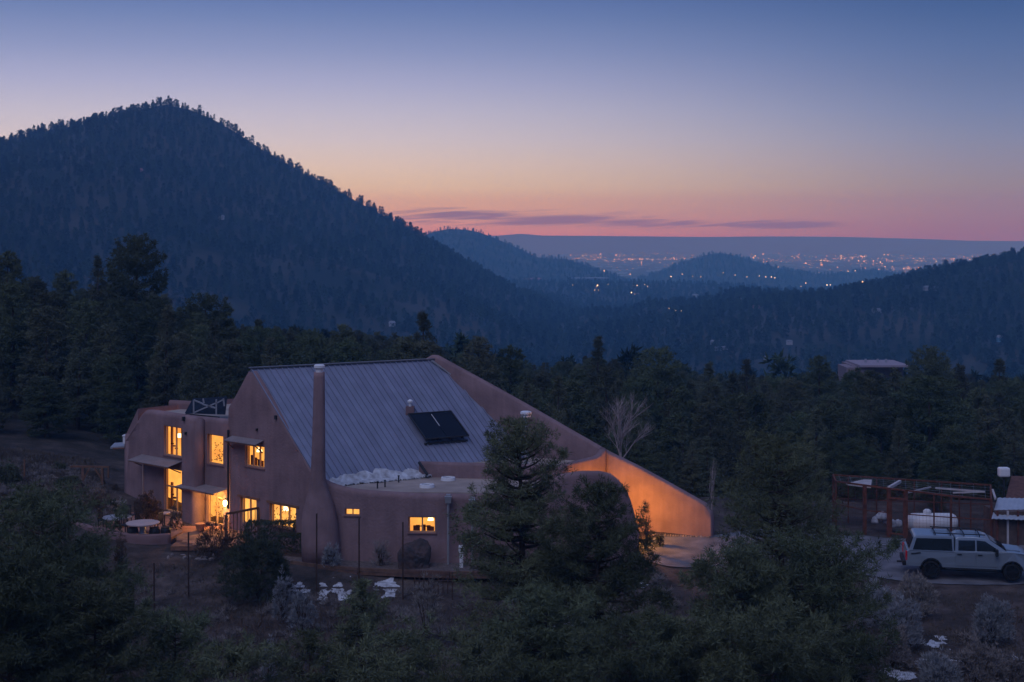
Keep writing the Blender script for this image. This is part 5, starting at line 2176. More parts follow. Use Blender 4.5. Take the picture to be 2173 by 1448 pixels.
# scrub of low leafless oak between the foreground pines
n = 1800
gy = 43 + 17 * g.random(n)
gx = (g.random(n) * 2 - 1) * .38 * gy
ok = ~((gx > 5.5) & (gy > 59)) & (fbm(gx / 3 + 9, gy / 3, 3) > -.02)
gx, gy = gx[ok], gy[ok]
c = np.stack([gx, gy, H(gx, gy)], 1)
d = np.tile([[0, 0, 1.]], (len(c), 1)) + g.normal(size=(len(c), 3)) * .3
v, q = tuft_tris(c, d, .55, .010, 9, .45, 79)
tag(link_mesh('scrub', np_mesh('scrub', v, q, OAK)), 'low leafless scrub between the young pines', kind='stuff')


# pale dry brush in loose clumps on the slope and in the left yard
cl_c, cl_d = [], []
g = np.random.default_rng(21)
for i in range(330):
    if i < 230:
        y_ = 46 + 17 * g.random()
        x_ = g.uniform(-.37, .12 if y_ > 58 else .37) * y_
    else:
        y_ = 72 + 12 * g.random()
        x_ = -.37 * y_ + 6.5 * g.random()
    if y_ > 62.5 and -12.5 < x_ < 5:
        continue
    R_ = g.uniform(.15, .42)
    k = int(26 * R_ / .3)
    q = g.normal(size=(k, 3)) * [R_ * .6, R_ * .6, 0] + [x_, y_, 0]
    q[:, 2] = H(q[:, 0], q[:, 1]) + g.random(k) * R_ * .6
    cl_c.append(q)
    d_ = g.normal(size=(k, 3)) * .45 + [0, 0, 1.]
    cl_d.append(d_ / np.linalg.norm(d_, axis=1, keepdims=True))
v, q = tuft_tris(np.concatenate(cl_c), np.concatenate(cl_d), .2, .011, 9, .5, 80)
tag(link_mesh('dry_scrub', np_mesh('dry_scrub', v, q, RABBIT)), 'pale dry brush scattered over the slope and the left yard', kind='stuff')


# ------------------------------------------------------------------ bare tree
def bare_tree(x, y, z, h, label, seed=1, wide=1.0, name='bare_tree', r0=.10, depth=4, mt=PALEBARK):
    g = random.Random(seed)
    e = empty(name, (x, y, z), label=label, cat='tree')
    tr, br, tw = MB(), MB(), MB()

    def grow(p, d, L, r, lvl):
        q = [p]
        dd = d.copy()
        for k in range(3):
            dd = (dd + Vector((g.gauss(0, .05), g.gauss(0, .05), .05))).normalized()
            q.append(q[-1] + dd * L / 3)
        mb_ = tr if lvl == 0 else br if lvl < 3 else tw
        mb_.tube(q, [r, r * .85, r * .7, r * .5], 6 if lvl < 2 else 3, cap=False)
        if lvl >= depth:
            return
        nb = 7 if lvl == 0 else 4 if lvl < 3 else 3
        for k in range(nb):
            f = .35 + .62 * k / (nb - 1) if lvl == 0 else g.uniform(.25, 1)
            i = min(2, int(f * 3))
            s0 = q[i].lerp(q[i + 1], f * 3 - i)
            a = k * 2.4 + g.uniform(-.4, .4)
            side = Vector((math.cos(a), math.sin(a), 0))
            ang = g.uniform(.45, .8) * wide
            nd = (dd * math.cos(ang) + side * math.sin(ang)).normalized()
            grow(s0, nd, L * g.uniform(.5, .68), r * (.5 if lvl else .42), lvl + 1)
        grow(q[-1], (dd + Vector((g.gauss(0, .15), g.gauss(0, .15), 0))).normalized(), L * .5, r * .45, lvl + 1)
    grow(Vector((x, y, z)), Vector((0, 0, 1)), h * .62, r0, 0)
    tr.build('trunk', mt, e, smooth=True)
    br.build('branches', mt, e, smooth=True)
    if tw.v:
        tw.build('twigs', mt, e)
    return e


p = P(1317, 1010, 77)
bare_tree(p.x, 77, p.z, (1010 - 868) / F * 77, 'pale bare tree standing just behind the glowing wing wall', seed=4, wide=1.0)
p = P(1511, 1085, 74)
bare_tree(p.x, 74, ground_z(p.x, 74), 2.6, 'narrow bare sapling at the low end of the glowing wall', seed=9, wide=.35, r0=.035, depth=2, name='bare_sapling')
# ------------------------------------------------------------------ the truck
PAINT = mat('silver_paint', (.24, .29, .35), rough=.28, metal=.35, spec=.5, coat=.5, var=.03, scale=1)
TINT = mat('tinted_glass', (.012, .018, .024), rough=.06, spec=.7)
RUBBER = mat('tyre_rubber', (.012, .012, .013), rough=.85)
TRIMB = mat('black_plastic', (.015, .015, .017), rough=.6)
RIMM = mat('dark_wheel_rim', (.035, .035, .04), rough=.4, metal=.5)
REDL = mat('tail_light_red', (.55, .012, .02), rough=.2, spec=.6)
LENS = mat('headlight_lens', (.55, .6, .65), rough=.1, spec=.8)
ty = 63.0
tx = (1972 - 1086.5) / F * ty
truck = empty('parked_truck', (tx, ty, .03), math.radians(-11), label='silver pickup truck with a camper shell and roof rack on the gravel drive', cat='truck')
truck.scale = (.93, .96, .97)
WB, RW_, HWD = 3.62, .41, .98        # wheelbase, wheel radius, half width


def side_loft(prof_fn, x0, x1):
    pass


def extrude_profile(mb, outline, widths):
    """outline: (x, z) closed polygon; extruded between +-w given per vertex"""
    n = len(outline)
    L = [(x, -w, z) for (x, z), w in zip(outline, widths)]
    R = [(x, w, z) for (x, z), w in zip(outline, widths)]
    fs = [tuple(range(n)), tuple(reversed(range(n, 2 * n)))]
    for i in range(n):
        j = (i + 1) % n
        fs.append((i, i + n, j + n, j))
    return mb.add(L + R, fs)


def arch(cx, r, z0, n=9):
    """points of a wheel arch from rear to front (x increasing) above z0"""
    a0 = math.asin(min(1, (z0 - RW_) / r)) if z0 > RW_ - r else 0
    pts = []
    for k in range(n):
        a = math.pi - a0 - (math.pi - 2 * a0) * k / (n - 1)
        pts.append((cx + r * math.cos(a), RW_ + r * math.sin(a)))
    return pts


zb = .52
low = [(-1.13, zb + .02), (-.5, zb)] + arch(0, .50, zb)[0:] + [(.55, zb), (WB - .55, zb)] + arch(WB, .50, zb) + [(WB + .52, zb), (WB + .74, zb + .02), (WB + .80, .75), (WB + .79, 1.02), (WB + .72, 1.16),
       (WB + .5, 1.235), (WB + .1, 1.29), (WB - .22, 1.31), (-1.08, 1.22), (-1.14, 1.1), (-1.15, .7)]
low = sorted(set(low), key=low.index)
wd = []
for (x, z) in low:
    w = HWD
    if x > WB + .5:
        w = HWD - (x - WB - .5) * .4
    if z > 1.15:
        w -= .05
    wd.append(w)
# left and right skins with closed top; built as n-gon prism
m = MB()
extrude_profile(m, low, wd)
body = m.build('body', PAINT, truck, local=True, bevel=.03)
# bed and cab greenhouse
m = MB()
cab = [(1.06, 1.18), (1.10, 1.80), (1.25, 1.885), (1.9, 1.90), (2.38, 1.87), (2.62, 1.80), (3.42, 1.30), (3.42, 1.18)]
extrude_profile(m, cab, [HWD - .03, HWD - .16, HWD - .2, HWD - .2, HWD - .2, HWD - .2, HWD - .07, HWD - .03])
m.build('cab', PAINT, truck, local=True, bevel=.03)
m = MB()
shell = [(-1.02, 1.2), (-.78, 1.84), (-.68, 1.895), (.96, 1.905), (1.03, 1.86), (1.03, 1.2)]
extrude_profile(m, shell, [HWD - .02, HWD - .14, HWD - .18, HWD - .18, HWD - .14, HWD - .02])
m.build('camper_shell', PAINT, truck, local=True, bevel=.03)


def side_panel(name, pts, mt, sgn, out=.012, parent=None, zref=1.2, zt=1.85, w0=HWD - .03, w1=HWD - .16, th=.01, **k):
    """flat plate following the inward-leaning side; pts (x, z)"""
    def W_(z):
        f = max(0, min(1, (z - zref) / (zt - zref)))
        return (w0 + (w1 - w0) * f)
    m = MB()
    A = [Vector((x, sgn * (W_(z) + out), z)) for x, z in pts]
    m.prism(A, (0, -sgn * th * 2, 0))
    return m.build(name, mt, parent or truck, local=True, **k)


for sgn in (-1, 1):
    side_panel('shell_window', [(-.84, 1.27), (-.66, 1.77), (.93, 1.79), (.96, 1.27)], TINT, sgn, w0=HWD - .02, w1=HWD - .14)
    side_panel('cab_window', [(1.22, 1.30), (1.24, 1.74), (1.98, 1.76), (1.98, 1.30)], TINT, sgn)
    side_panel('cab_window', [(2.05, 1.30), (2.05, 1.76), (2.42, 1.74), (2.98, 1.40), (3.0, 1.30)], TINT, sgn)
    for (x0, x1) in ((1.1, 1.98), (2.02, 3.02)):
        d = side_panel('door', [(x0, .62), (x0, 1.235), (x1, 1.255), (x1, .62)], PAINT, sgn, out=.018 + 0, zref=5, w0=HWD, zt=6, w1=HWD, bevel=.008)
        m = MB()
        m.box((x0 + .17, sgn * (HWD + .035), 1.14), (.2, .04, .04))
        m.build('handle', TRIMB, d, local=True)
    side_panel('fuel_flap' if sgn > 0 else 'side_marking', [(-.92, 1.10), (-.5, 1.16), (-.46, 1.12), (-.9, 1.06)], TRIMB, sgn, out=.004, zref=5, zt=6, w0=HWD, w1=HWD)
    # mirror
    m = MB()
    m.box((2.92, sgn * (HWD + .16), 1.30), (.12, .26, .30))
    m.bar((2.92, sgn * (HWD - .08), 1.25), (2.92, sgn * (HWD + .1), 1.25), .06)
    m.build('mirror', TRIMB, truck, local=True, bevel=.02)
    m = MB()
    m.box((-1.13, sgn * (HWD - .10), .98), (.08, .19, .42))
    m.build('tail_light', REDL, truck, local=True, bevel=.015)
    m = MB()
    m.box((WB + .69, sgn * (HWD - .2), .93), (.2, .30, .2))
    m.build('headlight', LENS, truck, local=True, bevel=.03)
    m = MB()
    m.box((1.8, sgn * (HWD - .03), .47), (2.3, .16, .06))
    m.build('running_board', TRIMB, truck, local=True, bevel=.01)
    # arch trims
    for cx in (0, WB):
        m = MB()
        q = arch(cx, .52, .5)
        q2 = arch(cx, .46, .5)
        for i in range(len(q) - 1):
            A = [Vector((q[i][0], sgn * (HWD - .02), q[i][1])), Vector((q[i + 1][0], sgn * (HWD - .02), q[i + 1][1])), Vector((q2[i + 1][0], sgn * (HWD - .02), q2[i + 1][1])), Vector((q2[i][0], sgn * (HWD - .02), q2[i][1]))]
            m.prism(A, (0, sgn * .05, 0))
        m.build('arch_trim', TRIMB, truck, local=True)
        w = empty('wheel', (cx, sgn * (HWD - .13), RW_))
        w.parent = truck
        n = 28
        m = MB()
        rings = []
        for (yy_, r) in ((-.13, .28), (-.135, .36), (-.10, RW_), (.10, RW_), (.135, .36), (.13, .28)):
            rings.append([Vector((r * math.cos(2 * math.pi * k / n) * (1 + (.012 if k % 2 and r == RW_ else 0)), yy_, r * math.sin(2 * math.pi * k / n))) for k in range(n)])
        m.loft(rings, cap=False)
        m.build('tyre', RUBBER, w, local=True, smooth=True)
        m = MB()
        for k in range(6):
            a = k * math.pi / 3
            m.bar((0, sgn * .10, 0), (math.cos(a) * .26, sgn * .09, math.sin(a) * .26), .07, .03, up=(0, 1, 0))
        m.tube([(0, sgn * .06, 0), (0, sgn * .125, 0)], [.07, .06], 12)
        m.loft([[Vector((r * math.cos(2 * math.pi * k / n), sgn * yq, r * math.sin(2 * math.pi * k / n))) for k in range(n)] for yq, r in ((.125, .285), (.03, .26), (.02, .02))], cap=False)
        m.build('rim', RIMM, w, local=True)
m = MB()
A = [Vector((2.66, -HWD + .24, 1.79)), Vector((2.66, HWD - .24, 1.79)), Vector((3.38, HWD - .12, 1.345)), Vector((3.38, -HWD + .12, 1.345))]
nrm = (A[1] - A[0]).cross(A[3] - A[0]).normalized()
if nrm.z < 0:
    nrm = -nrm
m.prism([p + nrm * .012 for p in A], -nrm * .02)
m.build('windscreen', TINT, truck, local=True)
m = MB()
A = [Vector((-1.0, -HWD + .15, 1.3)), Vector((-1.0, HWD - .15, 1.3)), Vector((-.82, HWD - .24, 1.78)), Vector((-.82, -HWD + .24, 1.78))]
m.prism(A, (-.02, 0, .005))
m.build('rear_window', TINT, truck, local=True)
m = MB()
m.box((-1.22, 0, .62), (.16, 1.84, .2))
m.bar((-1.2, 0, .5), (-1.5, 0, .5), .08)
m.build('rear_bumper', TRIMB, truck, local=True, bevel=.02)
m = MB()
m.box((WB + .84, 0, .64), (.16, 1.76, .24))
m.build('front_bumper', TRIMB, truck, local=True, bevel=.02)
m = MB()
m.box((WB + .79, 0, .94), (.06, 1.1, .3))
m.build('grille', TRIMB, truck, local=True, bevel=.02)
m = MB()
m.box((1.8, 0, .42), (4.6, 1.3, .2))
m.build('chassis', TRIMB, truck, local=True)
m = MB()
A = [Vector((WB - .2, -.5, 1.318)), Vector((WB - .2, .5, 1.318)), Vector((WB + .45, .42, 1.25)), Vector((WB + .45, -.42, 1.25))]
m.prism(A, (0, 0, .03))
m.build('hood_bulge', PAINT, truck, local=True, bevel=.01)
m = MB()
for sgn in (-1, 1):
    m.bar((.1, sgn * .72, 2.0), (2.45, sgn * .66, 1.98), .04)
for x in (.2, .9, 1.5, 2.2):
    m.bar((x, -.72, 1.99), (x, .72, 1.99), .04)
    for sgn in (-1, 1):
        m.bar((x, sgn * .7, 1.88), (x, sgn * .7, 1.99), .04)
m.build('roof_rack', TRIMB, truck, local=True)

# ------------------------------------------------------------------ wire pen, gas tank
def mesh_panel(mb, a, b, z0a, z0b, z1a, z1b, sp=.22, r=.006):
    """coarse wire netting between two plan points as thin square wires"""
    a, b = Vector(a), Vector(b)
    L = (b - a).length
    n = max(2, int(L / sp))
    for i in range(n + 1):
        p = a.lerp(b, i / n)
        f = i / n
        mb.bar((p.x, p.y, z0a + (z0b - z0a) * f), (p.x, p.y, z1a + (z1b - z1a) * f), r)
    nz = int((z1a - z0a) / sp)
    for k in range(1, nz):
        mb.bar((a.x, a.y, z0a + k * sp), (b.x, b.y, z0b + k * sp), r)


def gp2(u, v, y_):
    p = P(u, v, y_)
    return p


pen = empty('wire_pen', (18, 71, 0), label='rusty framed wire pen with pale roof beams behind the truck', cat='pen')
CR = {'BL': (1768, 1008, 74.6), 'BR': (2102, 1030, 73.0), 'FL': (1774, 1022, 73.2), 'F1': (1835, 1030, 71.4), 'F2': (1886, 1037, 70.8), 'F3': (1922, 1041, 70.4),
      'F4': (2018, 1053, 69.6), 'FR': (2104, 1060, 69.0)}
CP = {k: P(*v) for k, v in CR.items()}
order = ['FL', 'F1', 'F2', 'F3', 'F4', 'FR', 'BR', 'BL']
for k, p in CP.items():
    zg = ground_z(p.x, p.y) - .1
    m = MB()
    w = .17 if k in ('F1', 'F2', 'F3') else .09
    m.bar((p.x, p.y, zg), (p.x, p.y, p.z + .03), w)
    m.build('post', RUST, pen)
for (u, y_) in ((1800, 74.2), (1860, 73.9), (1940, 73.6), (2036, 73.2), (1982, 69.9), (1998, 73.4), (2060, 69.4)):
    x_ = (u - 1086.5) / F * y_
    t = np.interp(u, [1768, 2102], [CP['BL'].z, CP['BR'].z]) if y_ > 72 else np.interp(u, [1922, 2104], [CP['F3'].z, CP['FR'].z])
    m = MB()
    m.bar((x_, y_, -.2), (x_, y_, t), .06)
    m.build('post', RUST, pen)
ring = order + ['FL']
for i in range(len(ring) - 1):
    a_, b_ = CP[ring[i]], CP[ring[i + 1]]
    m = MB()
    m.bar(a_, b_, .08)
    m.build('top_rail', RUST, pen)
    m = MB()
    if ring[i] != 'F2':
        m.bar((a_.x, a_.y, 1.2), (b_.x, b_.y, 1.2), .05)
        m.build('mid_rail', RUST, pen)
    m = MB()
    mesh_panel(m, (a_.x, a_.y, 0), (b_.x, b_.y, 0), .0, .0, a_.z, b_.z, sp=.16, r=.0045)
    m.build('wire_netting', RUST, pen, kind='stuff')
# gate in the front
a_, b_ = CP['F2'], CP['F3']
m = MB()
m.bar((a_.x, a_.y - .06, 1.95), (b_.x, b_.y - .06, 1.95), .09)
m.bar((a_.x + .1, a_.y - .06, .1), (a_.x + .1, a_.y - .06, 1.95), .07)
m.bar((b_.x - .1, b_.y - .06, .1), (b_.x - .1, b_.y - .06, 1.95), .07)
m.bar((a_.x, a_.y - .06, .2), (b_.x, b_.y - .06, .2), .07)
m.build('gate', RUST, pen)
PALEW = mat('pale_timber', (.46, .42, .42), rough=.9, var=.15, scale=3)
for (q0, q1, w) in (((1848, 1020, 73.5), (1846, 1034, 71.6), .1), ((1910, 1022, 73.4), (1886, 1036, 70.9), .14), ((2106, 1040, 72), (2112, 1058, 69.2), .1),
                    ((1800, 1028, 73), (1846, 1034, 71.8), .09), ((1985, 1036, 72.5), (2090, 1044, 71.6), .08), ((2022, 1046, 71.8), (2090, 1044, 71.5), .07),
                    ((1925, 1046, 70.8), (1975, 1034, 73.2), .07)):
    m = MB()
    m.bar(P(*q0), P(*q1), w)
    m.build('roof_beam', PALEW, pen)
m = MB()
m.prism([P(1795, 1026, 73.4), P(1846, 1032, 72), P(1846, 1018, 74.2), P(1835, 1017, 74.4)], (0, 0, -.05))
m.build('roof_sheet', PALEW, pen)
# pale roof netting laden on the top
m = MB()
for i in range(14):
    f = (i + .5) / 14
    p0, p1 = CP['FL'].lerp(CP['FR'], f), CP['BL'].lerp(CP['BR'], f)
    m.bar(p0, p1, .006)
for i in range(5):
    f = i / 5
    m.bar(CP['FL'].lerp(CP['BL'], f), CP['FR'].lerp(CP['BR'], f), .006)
m.build('roof_netting', GALV, pen, kind='stuff')

tkc = P(1978, 1111, 71.3)
tank = empty('gas_tank', (tkc.x, tkc.y, 0), label='big white propane tank lying inside the wire pen', cat='tank')
Lh, rr = 1.28, .46
prof = [(-Lh, .02), (-Lh + .03, .2), (-Lh + .12, .36), (-Lh + .3, rr), (Lh - .3, rr), (Lh - .12, .36), (Lh - .03, .2), (Lh, .02)]
zc_ = .62
m = MB()
m.loft([[Vector((tkc.x + x, tkc.y + r * math.cos(2 * math.pi * k / 24), zc_ + r * math.sin(2 * math.pi * k / 24))) for k in range(24)] for x, r in prof])
m.build('vessel', WHITE, tank, smooth=True)
m = MB()
m.tube([(tkc.x - .25, tkc.y, zc_ + rr - .05), (tkc.x - .25, tkc.y, zc_ + rr + .12), (tkc.x - .25, tkc.y, zc_ + rr + .2)], [.2, .2, .1], 14)
m.build('valve_dome', WHITE, tank)
for sx in (-.8, .8):
    m = MB()
    m.box((tkc.x + sx, tkc.y, .12), (.14, .8, .3))
    m.build('foot', GALV, tank)
hp = P(1874, 1108, 71.9)
V, T = blob_mesh([(hp.x - .05, hp.y, .75, .34, .3, .3), (hp.x - .42, hp.y, .55, .2, .2, .22), (hp.x + .25, hp.y, .5, .25, .25, .2), (hp.x + .5, hp.y, .35, .2, .25, .25), (hp.x + .8, hp.y + .1, .35, .22, .25, .3)], 3, 1)
m = MB()
m.add(V, T)
m.build('snowy_shrub', mat('old_snow', (.42, .42, .46), rough=.9, var=.35, scale=5), loc=(hp.x, hp.y, 0), smooth=True, label='white lumpy heap of old snow on low scrub at the left of the gas tank', cat='snow heap')

# shed at the right edge
sh = empty('shed', (22.5, 68.5, 0), label='small shed at the right edge with a pale corrugated lean to roof', cat='shed')
yA, yB = 68.4, 70.3
m = MB()
n = 26
q0, q1, q2, q3 = P(2104, 1101, yA), P(2240, 1106, yA), P(2250, 1060, yB), P(2117, 1057, yB)
vs, fs = [], []
for i in range(n + 1):
    f = i / n
    c = .03 if i % 2 else 0
    for p in (q0.lerp(q1, f), q3.lerp(q2, f)):
        vs += [p + Vector((0, 0, c)), p + Vector((0, 0, c - .03))]
for i in range(n):
    b = i * 4
    fs += [(b, b + 4, b + 6, b + 2), (b + 1, b + 3, b + 7, b + 5), (b, b + 1, b + 5, b + 4)]
m.add(vs, fs)
m.build('roof', mat('pale_corrugated', (.42, .46, .52), rough=.45, metal=.3, var=.1), sh, label='pale blue grey corrugated lean to roof')
m = MB()
w0 = P(2112, 1105, yA + .35)
m.box((w0.x + 1.6, yA + 1.2, .7), (3.2, 1.7, 1.9))
m.build('wall', mat('shed_boards', (.10, .07, .06), rough=.95, var=.3, scale=4), sh)
for i in range(7):
    x_ = w0.x + .08 + i * .5
    m = MB()
    m.box((x_, yA + .28, .7), (.09, .08, 2.0))
    m.build('wall_stud', RUST if i % 2 == 0 else PALEW, sh)
m = MB()
m.prism([P(2134, 1058, 70.6), P(2240, 1064, 70.6), P(2240, 1014, 73), P(2146, 1010, 73)], (0, 0, -.12))
m.build('roof', mat('brown_shingle_roof', (.12, .06, .05), rough=.95, var=.3, scale=5), sh, label='higher brown shingle roof')
pl = P(2130, 1002, 72.0)
e = empty('white_box_lamp', (pl.x, pl.y, 0), label='white rounded box on a pole above the brown shed roof', cat='box')
MB().box((pl.x, pl.y, pl.z), (.56, .4, .48)).build('box', WHITE, e, bevel=.08)
MB().bar((pl.x, pl.y, -.2), (pl.x, pl.y, pl.z - .2), .07).build('pole', DARKFR, e)

# ------------------------------------------------------------------ far buildings
PINKW = mat('far_adobe', (.24, .19, .22), rough=.95, var=.1)
PALEH = mat('far_pale_wall', (.30, .31, .36), rough=.95)
FROOF = mat('far_house_roof', (.20, .22, .27), rough=.9)
REDH = mat('far_red_wall', (.34, .16, .20), rough=.95)
WARM = emat('far_window_light', (1, .55, .25), 1.5)
WARM2 = emat('far_lamp_light', (1, .62, .34), 5)


def ray_ground(u, v, y0=215, y1=5300, up=0.0):
    """first ground point (raised by `up`) on the view ray of a photo pixel"""
    ys_ = np.geomspace(y0, y1, 700)
    t = (u - 1086.5) / F
    dz = HC - (v - 500) / F * ys_ - (H(t * ys_, ys_) + up)
    k = int(np.argmax(dz < 0))
    if dz[k] >= 0:
        k = len(ys_) - 1
    return P(u, v, float(ys_[k]))


def far_house(u, v, y_, w, h, mt, label, lit=False, depth=None, z=None):
    p = ray_ground(u, v, up=4.5)
    w, h = w * p.y / y_ * .62, h * p.y / y_ * .6
    y_ = p.y
    e = empty('distant_house', (p.x, y_, p.z - h), label=label, cat='house')
    d = depth or w * .6
    m = MB()
    m.box((p.x, y_, p.z - h * .75 - .6), (w, d, h * .5 + 1.2))
    m.build('wall', mt, e)
    m = MB()
    zr = p.z - h * .5
    m.prism([(p.x - w * .56, y_ - d * .6, zr), (p.x - w * .56, y_ + d * .6, zr), (p.x - w * .4, y_, p.z + h * .1)], (w * .0001, 0, 0))
    m.add([(p.x - w * .56, y_ - d * .6, zr), (p.x + w * .56, y_ - d * .6, zr), (p.x + w * .40, y_, p.z + h * .1), (p.x - w * .40, y_, p.z + h * .1), (p.x + w * .56, y_ + d * .6, zr), (p.x - w * .56, y_ + d * .6, zr)],
          [(0, 1, 2, 3), (3, 2, 4, 5), (0, 3, 5), (1, 4, 2), (0, 5, 4, 1)])
    m.build('roof', FROOF if mt is not REDH else mt, e)
    m = MB()
    m.box((p.x - w * .18, y_ - d * .5 - .05, zr - h * .15), (w * .14, .1, h * .2))
    m.box((p.x + w * .2, y_ - d * .5 - .05, zr - h * .15), (w * .14, .1, h * .2))
    m.build('windows', DARKFR, e)
    if lit:
        for k in (-.25, .2):
            m = MB()
            m.box((p.x + w * k, y_ - d * .5 - .05, p.z - h * .55), (w * .16, .1, h * .4))
            m.build('window', WARM, e)
    return e


pb = P(1866, 773, 185)
e = empty('far_building', (pb.x, 185, pb.z - 4), label='flat roofed pinkish building beyond the wood at the right', cat='building')
m = MB()
m.box((pb.x - .2, 188, pb.z - 1.0), (6.6, 6, 1.6))
m.build('wall', PINKW, e)
m = MB()
m.box((pb.x + .2, 187, pb.z - .1), (6.4, 8, .25))
m.build('roof', mat('far_roof', (.30, .25, .30), rough=.9), e)
m = MB()
m.box((pb.x - 3.4, 186, pb.z - 1.6), (2.4, 5, 2.6))
m.build('wing', PINKW, e)
for k in (-1.3, .3, 1.4):
    m = MB()
    m.tube([(pb.x + k, 187, pb.z), (pb.x + k, 187, pb.z + .5)], .16, 8)
    m.build('chimney_pot', PALEH, e)

for a in ((470, 457, 1000, 6.5, 3.2, PALEH, 'white house halfway up the right flank of the dark mountain', False),
          (298, 358, 1120, 6.0, 4.0, REDH, 'reddish house high on the face of the dark mountain', False),
          (1975, 607, 770, 12, 2.4, PALEH, 'long pale house on the crest of the right hillside', False),
          (1860, 655, 640, 6, 1.6, PALEH, 'low pale house on the flank of the right hillside', False),
          (2122, 712, 420, 3.0, 2.0, mat('far_blue_tank', (.10, .24, .36), rough=.8), 'blue green tank like hut on the right hillside', False),
          (1518, 722, 520, 5.5, 1.5, PALEH, 'pale house in the valley wood right of centre', False),
          (1675, 722, 520, 3.5, 1.4, PALEH, 'small pale house right of the centre valley house', False),
          (1530, 735, 480, 7, 1.1, PALEH, 'long low pale house below the centre valley house', False),
          (1625, 756, 440, 2.0, 1.6, PALEH, 'tiny white hut in the valley above the wood', False),
          (1475, 625, 1300, 14, 3.0, PALEH, 'pale pair of houses at the middle of the valley woodland', False),
          (1605, 648, 1050, 8, 2.4, REDH, 'pinkish house low in the valley woodland', False),
          (1565, 632, 1250, 11, 2.6, PALEH, 'pale rambling house above the pinkish one', False),
          (1440, 655, 1050, 8, 1.8, PALEH, 'small pale house with lamps below the pair of houses', True),
          (1350, 622, 1450, 9, 3.0, PALEH, 'house with bright lamps in the valley below the second hill', True),
          (1268, 607, 1600, 7, 3.0, PALEH, 'house with the brightest orange lamp under the blue hill', True),
          (1345, 604, 1650, 5, 2.6, PALEH, 'little lit house right of the bright orange lamp', True),
          (1130, 590, 1750, 34, 3.0, REDH, 'row of pinkish lit houses at the foot of the blue hill', True),
          (1250, 589, 1780, 70, 2.0, PALEH, 'long pale strip of buildings along the foot of the blue hill', False),
          (832, 682, 420, 3.0, 1.5, PALEH, 'dim pale house just above the wood behind the roof', False)):
    far_house(*a)

# lamps of the near village: one small bright globe each
vl = [(1268, 606, 1590, 2.0), (1215, 605, 1590, .8), (1340, 621, 1440, 1.6), (1352, 606, 1640, 1.2), (1368, 604, 1640, .9), (1374, 608, 1640, .9), (1262, 616, 1500, .8), (1270, 616, 1500, .8), (1290, 604, 1650, .8),
      (1424, 587, 2500, 2.6), (1448, 582, 2500, 1.8), (1470, 587, 2500, 1.5), (1487, 588, 2500, 1.6), (1535, 579, 2550, 1.5), (1560, 584, 2550, 1.4), (1585, 588, 2500, 1.7), (1611, 586, 2500, 1.8),
      (1625, 588, 2500, 2.0), (1637, 588, 2500, 2.6), (1644, 590, 2500, 2.0), (1710, 601, 2250, 1.8), (1755, 605, 2150, 2.0), (1762, 605, 2150, 1.6), (1830, 598, 2400, 2.8), (1843, 600, 2400, 2.0),
      (1800, 576, 2800, 1.8), (1815, 575, 2800, 1.8), (1337, 582, 2600, 1.9), (1700, 608, 2050, 1.0), (1420, 655, 1050, .5), (1434, 659, 1040, .5), (1446, 660, 1040, .5)]
for i, (u, v, y_, r) in enumerate(vl):
    p = ray_ground(u, v, y0=max(215, y_ * .5), up=9)
    r = r * p.y / y_ * .6
    m = MB()
    m.tube([(p.x, p.y, p.z - r * .5), (p.x, p.y, p.z), (p.x, p.y, p.z + r * .5)], [r * .4, r * .55, r * .3], 6)
    side = 'under the blue hill' if u < 1400 else 'at the foot of the small round hill' if u < 1660 else 'between the round hill and the right slope'
    m.build('village_lamp', WARM2, loc=tuple(p), label='small warm village light glowing ' + side, cat='lamp', group='village lights ' + side)

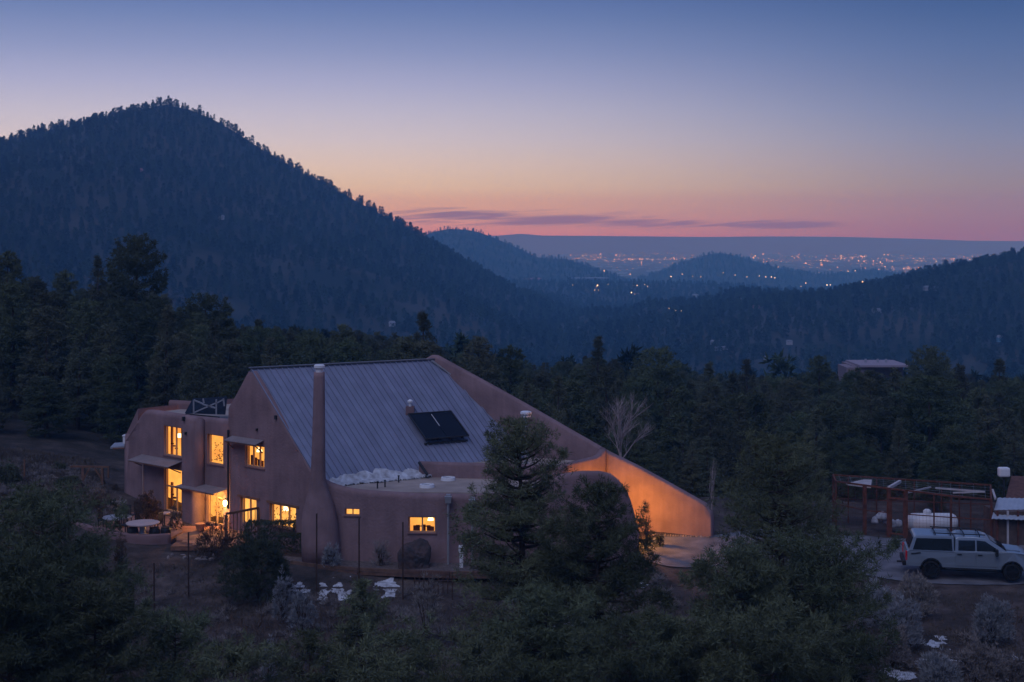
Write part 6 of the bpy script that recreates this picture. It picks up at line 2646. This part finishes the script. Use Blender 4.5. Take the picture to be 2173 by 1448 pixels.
# the town in the plain: lights in drifts and rows, past counting
g = np.random.default_rng(11)
SZ = [MB(), MB(), MB()]
cl_ = [(1115, 535), (1240, 553), (1260, 548), (1290, 556), (1330, 552), (1360, 553), (1390, 541), (1425, 553), (1180, 534), (1440, 550), (1590, 548), (1640, 556), (1665, 557), (1710, 560), (1745, 558), (1770, 553), (1800, 548),
       (1820, 549), (1850, 558), (1880, 553), (1940, 554), (1960, 555), (1900, 545), (2010, 553), (2040, 548), (2060, 553), (1930, 574), (1950, 574), (1890, 573), (2000, 570), (1320, 545), (1555, 545), (1500, 546), (2100, 552)]
cnt = 0
while cnt < 1500:
    if g.random() < .6:
        c = cl_[g.integers(len(cl_))]
        u, v = c[0] + g.normal() * 16, c[1] + g.normal() * 2.2
    else:
        u, v = g.uniform(1090, 2175), 540 + 42 * g.random() ** 1.1
    if v < 532:
        continue
    t = (u - 1086.5) / F
    # the plain point on this view ray
    ys_ = np.linspace(3000, 5200, 60)
    hh_ = HC - (v - 500) / F * ys_ - np.interp(ys_, YS, ZT[:, 0])
    k = int(np.argmax(hh_ < 0))
    if k == 0:
        continue
    y_ = ys_[k]
    x_ = t * y_
    z_ = ground_z(x_, y_) + 3
    r = .32 + 1.1 * g.random() ** 6
    q = SZ[g.integers(3)]
    q.add([(x_ - r, y_, z_ - r * .7), (x_ + r, y_, z_ - r * .7), (x_ + r, y_ + r, z_ - r * .7), (x_, y_, z_ + r * .7)], [(0, 1, 3), (1, 2, 3), (2, 0, 3), (0, 2, 1)])
    cnt += 1
for q, c in zip(SZ, ((1, .58, .3), (1, .72, .45), (1, .5, .3))):
    q.build('city_lights', emat('city_light', c, 8.5), label='lights of the far town scattered over the plain', kind='stuff')
# dim blocks of the town
g = np.random.default_rng(12)
tb = MB()
for i in range(900):
    y_ = g.uniform(3300, 5150)
    x_ = g.uniform(-.05, .38) * y_
    z_ = ground_z(x_, y_)
    w, h = g.uniform(6, 26), g.uniform(2, 5)
    tb.box((x_, y_, z_ + h / 2 - .5), (w, g.uniform(6, 18), h))
tb.build('city_blocks', PALEH, label='faint blocks of the far town under the haze', kind='stuff')
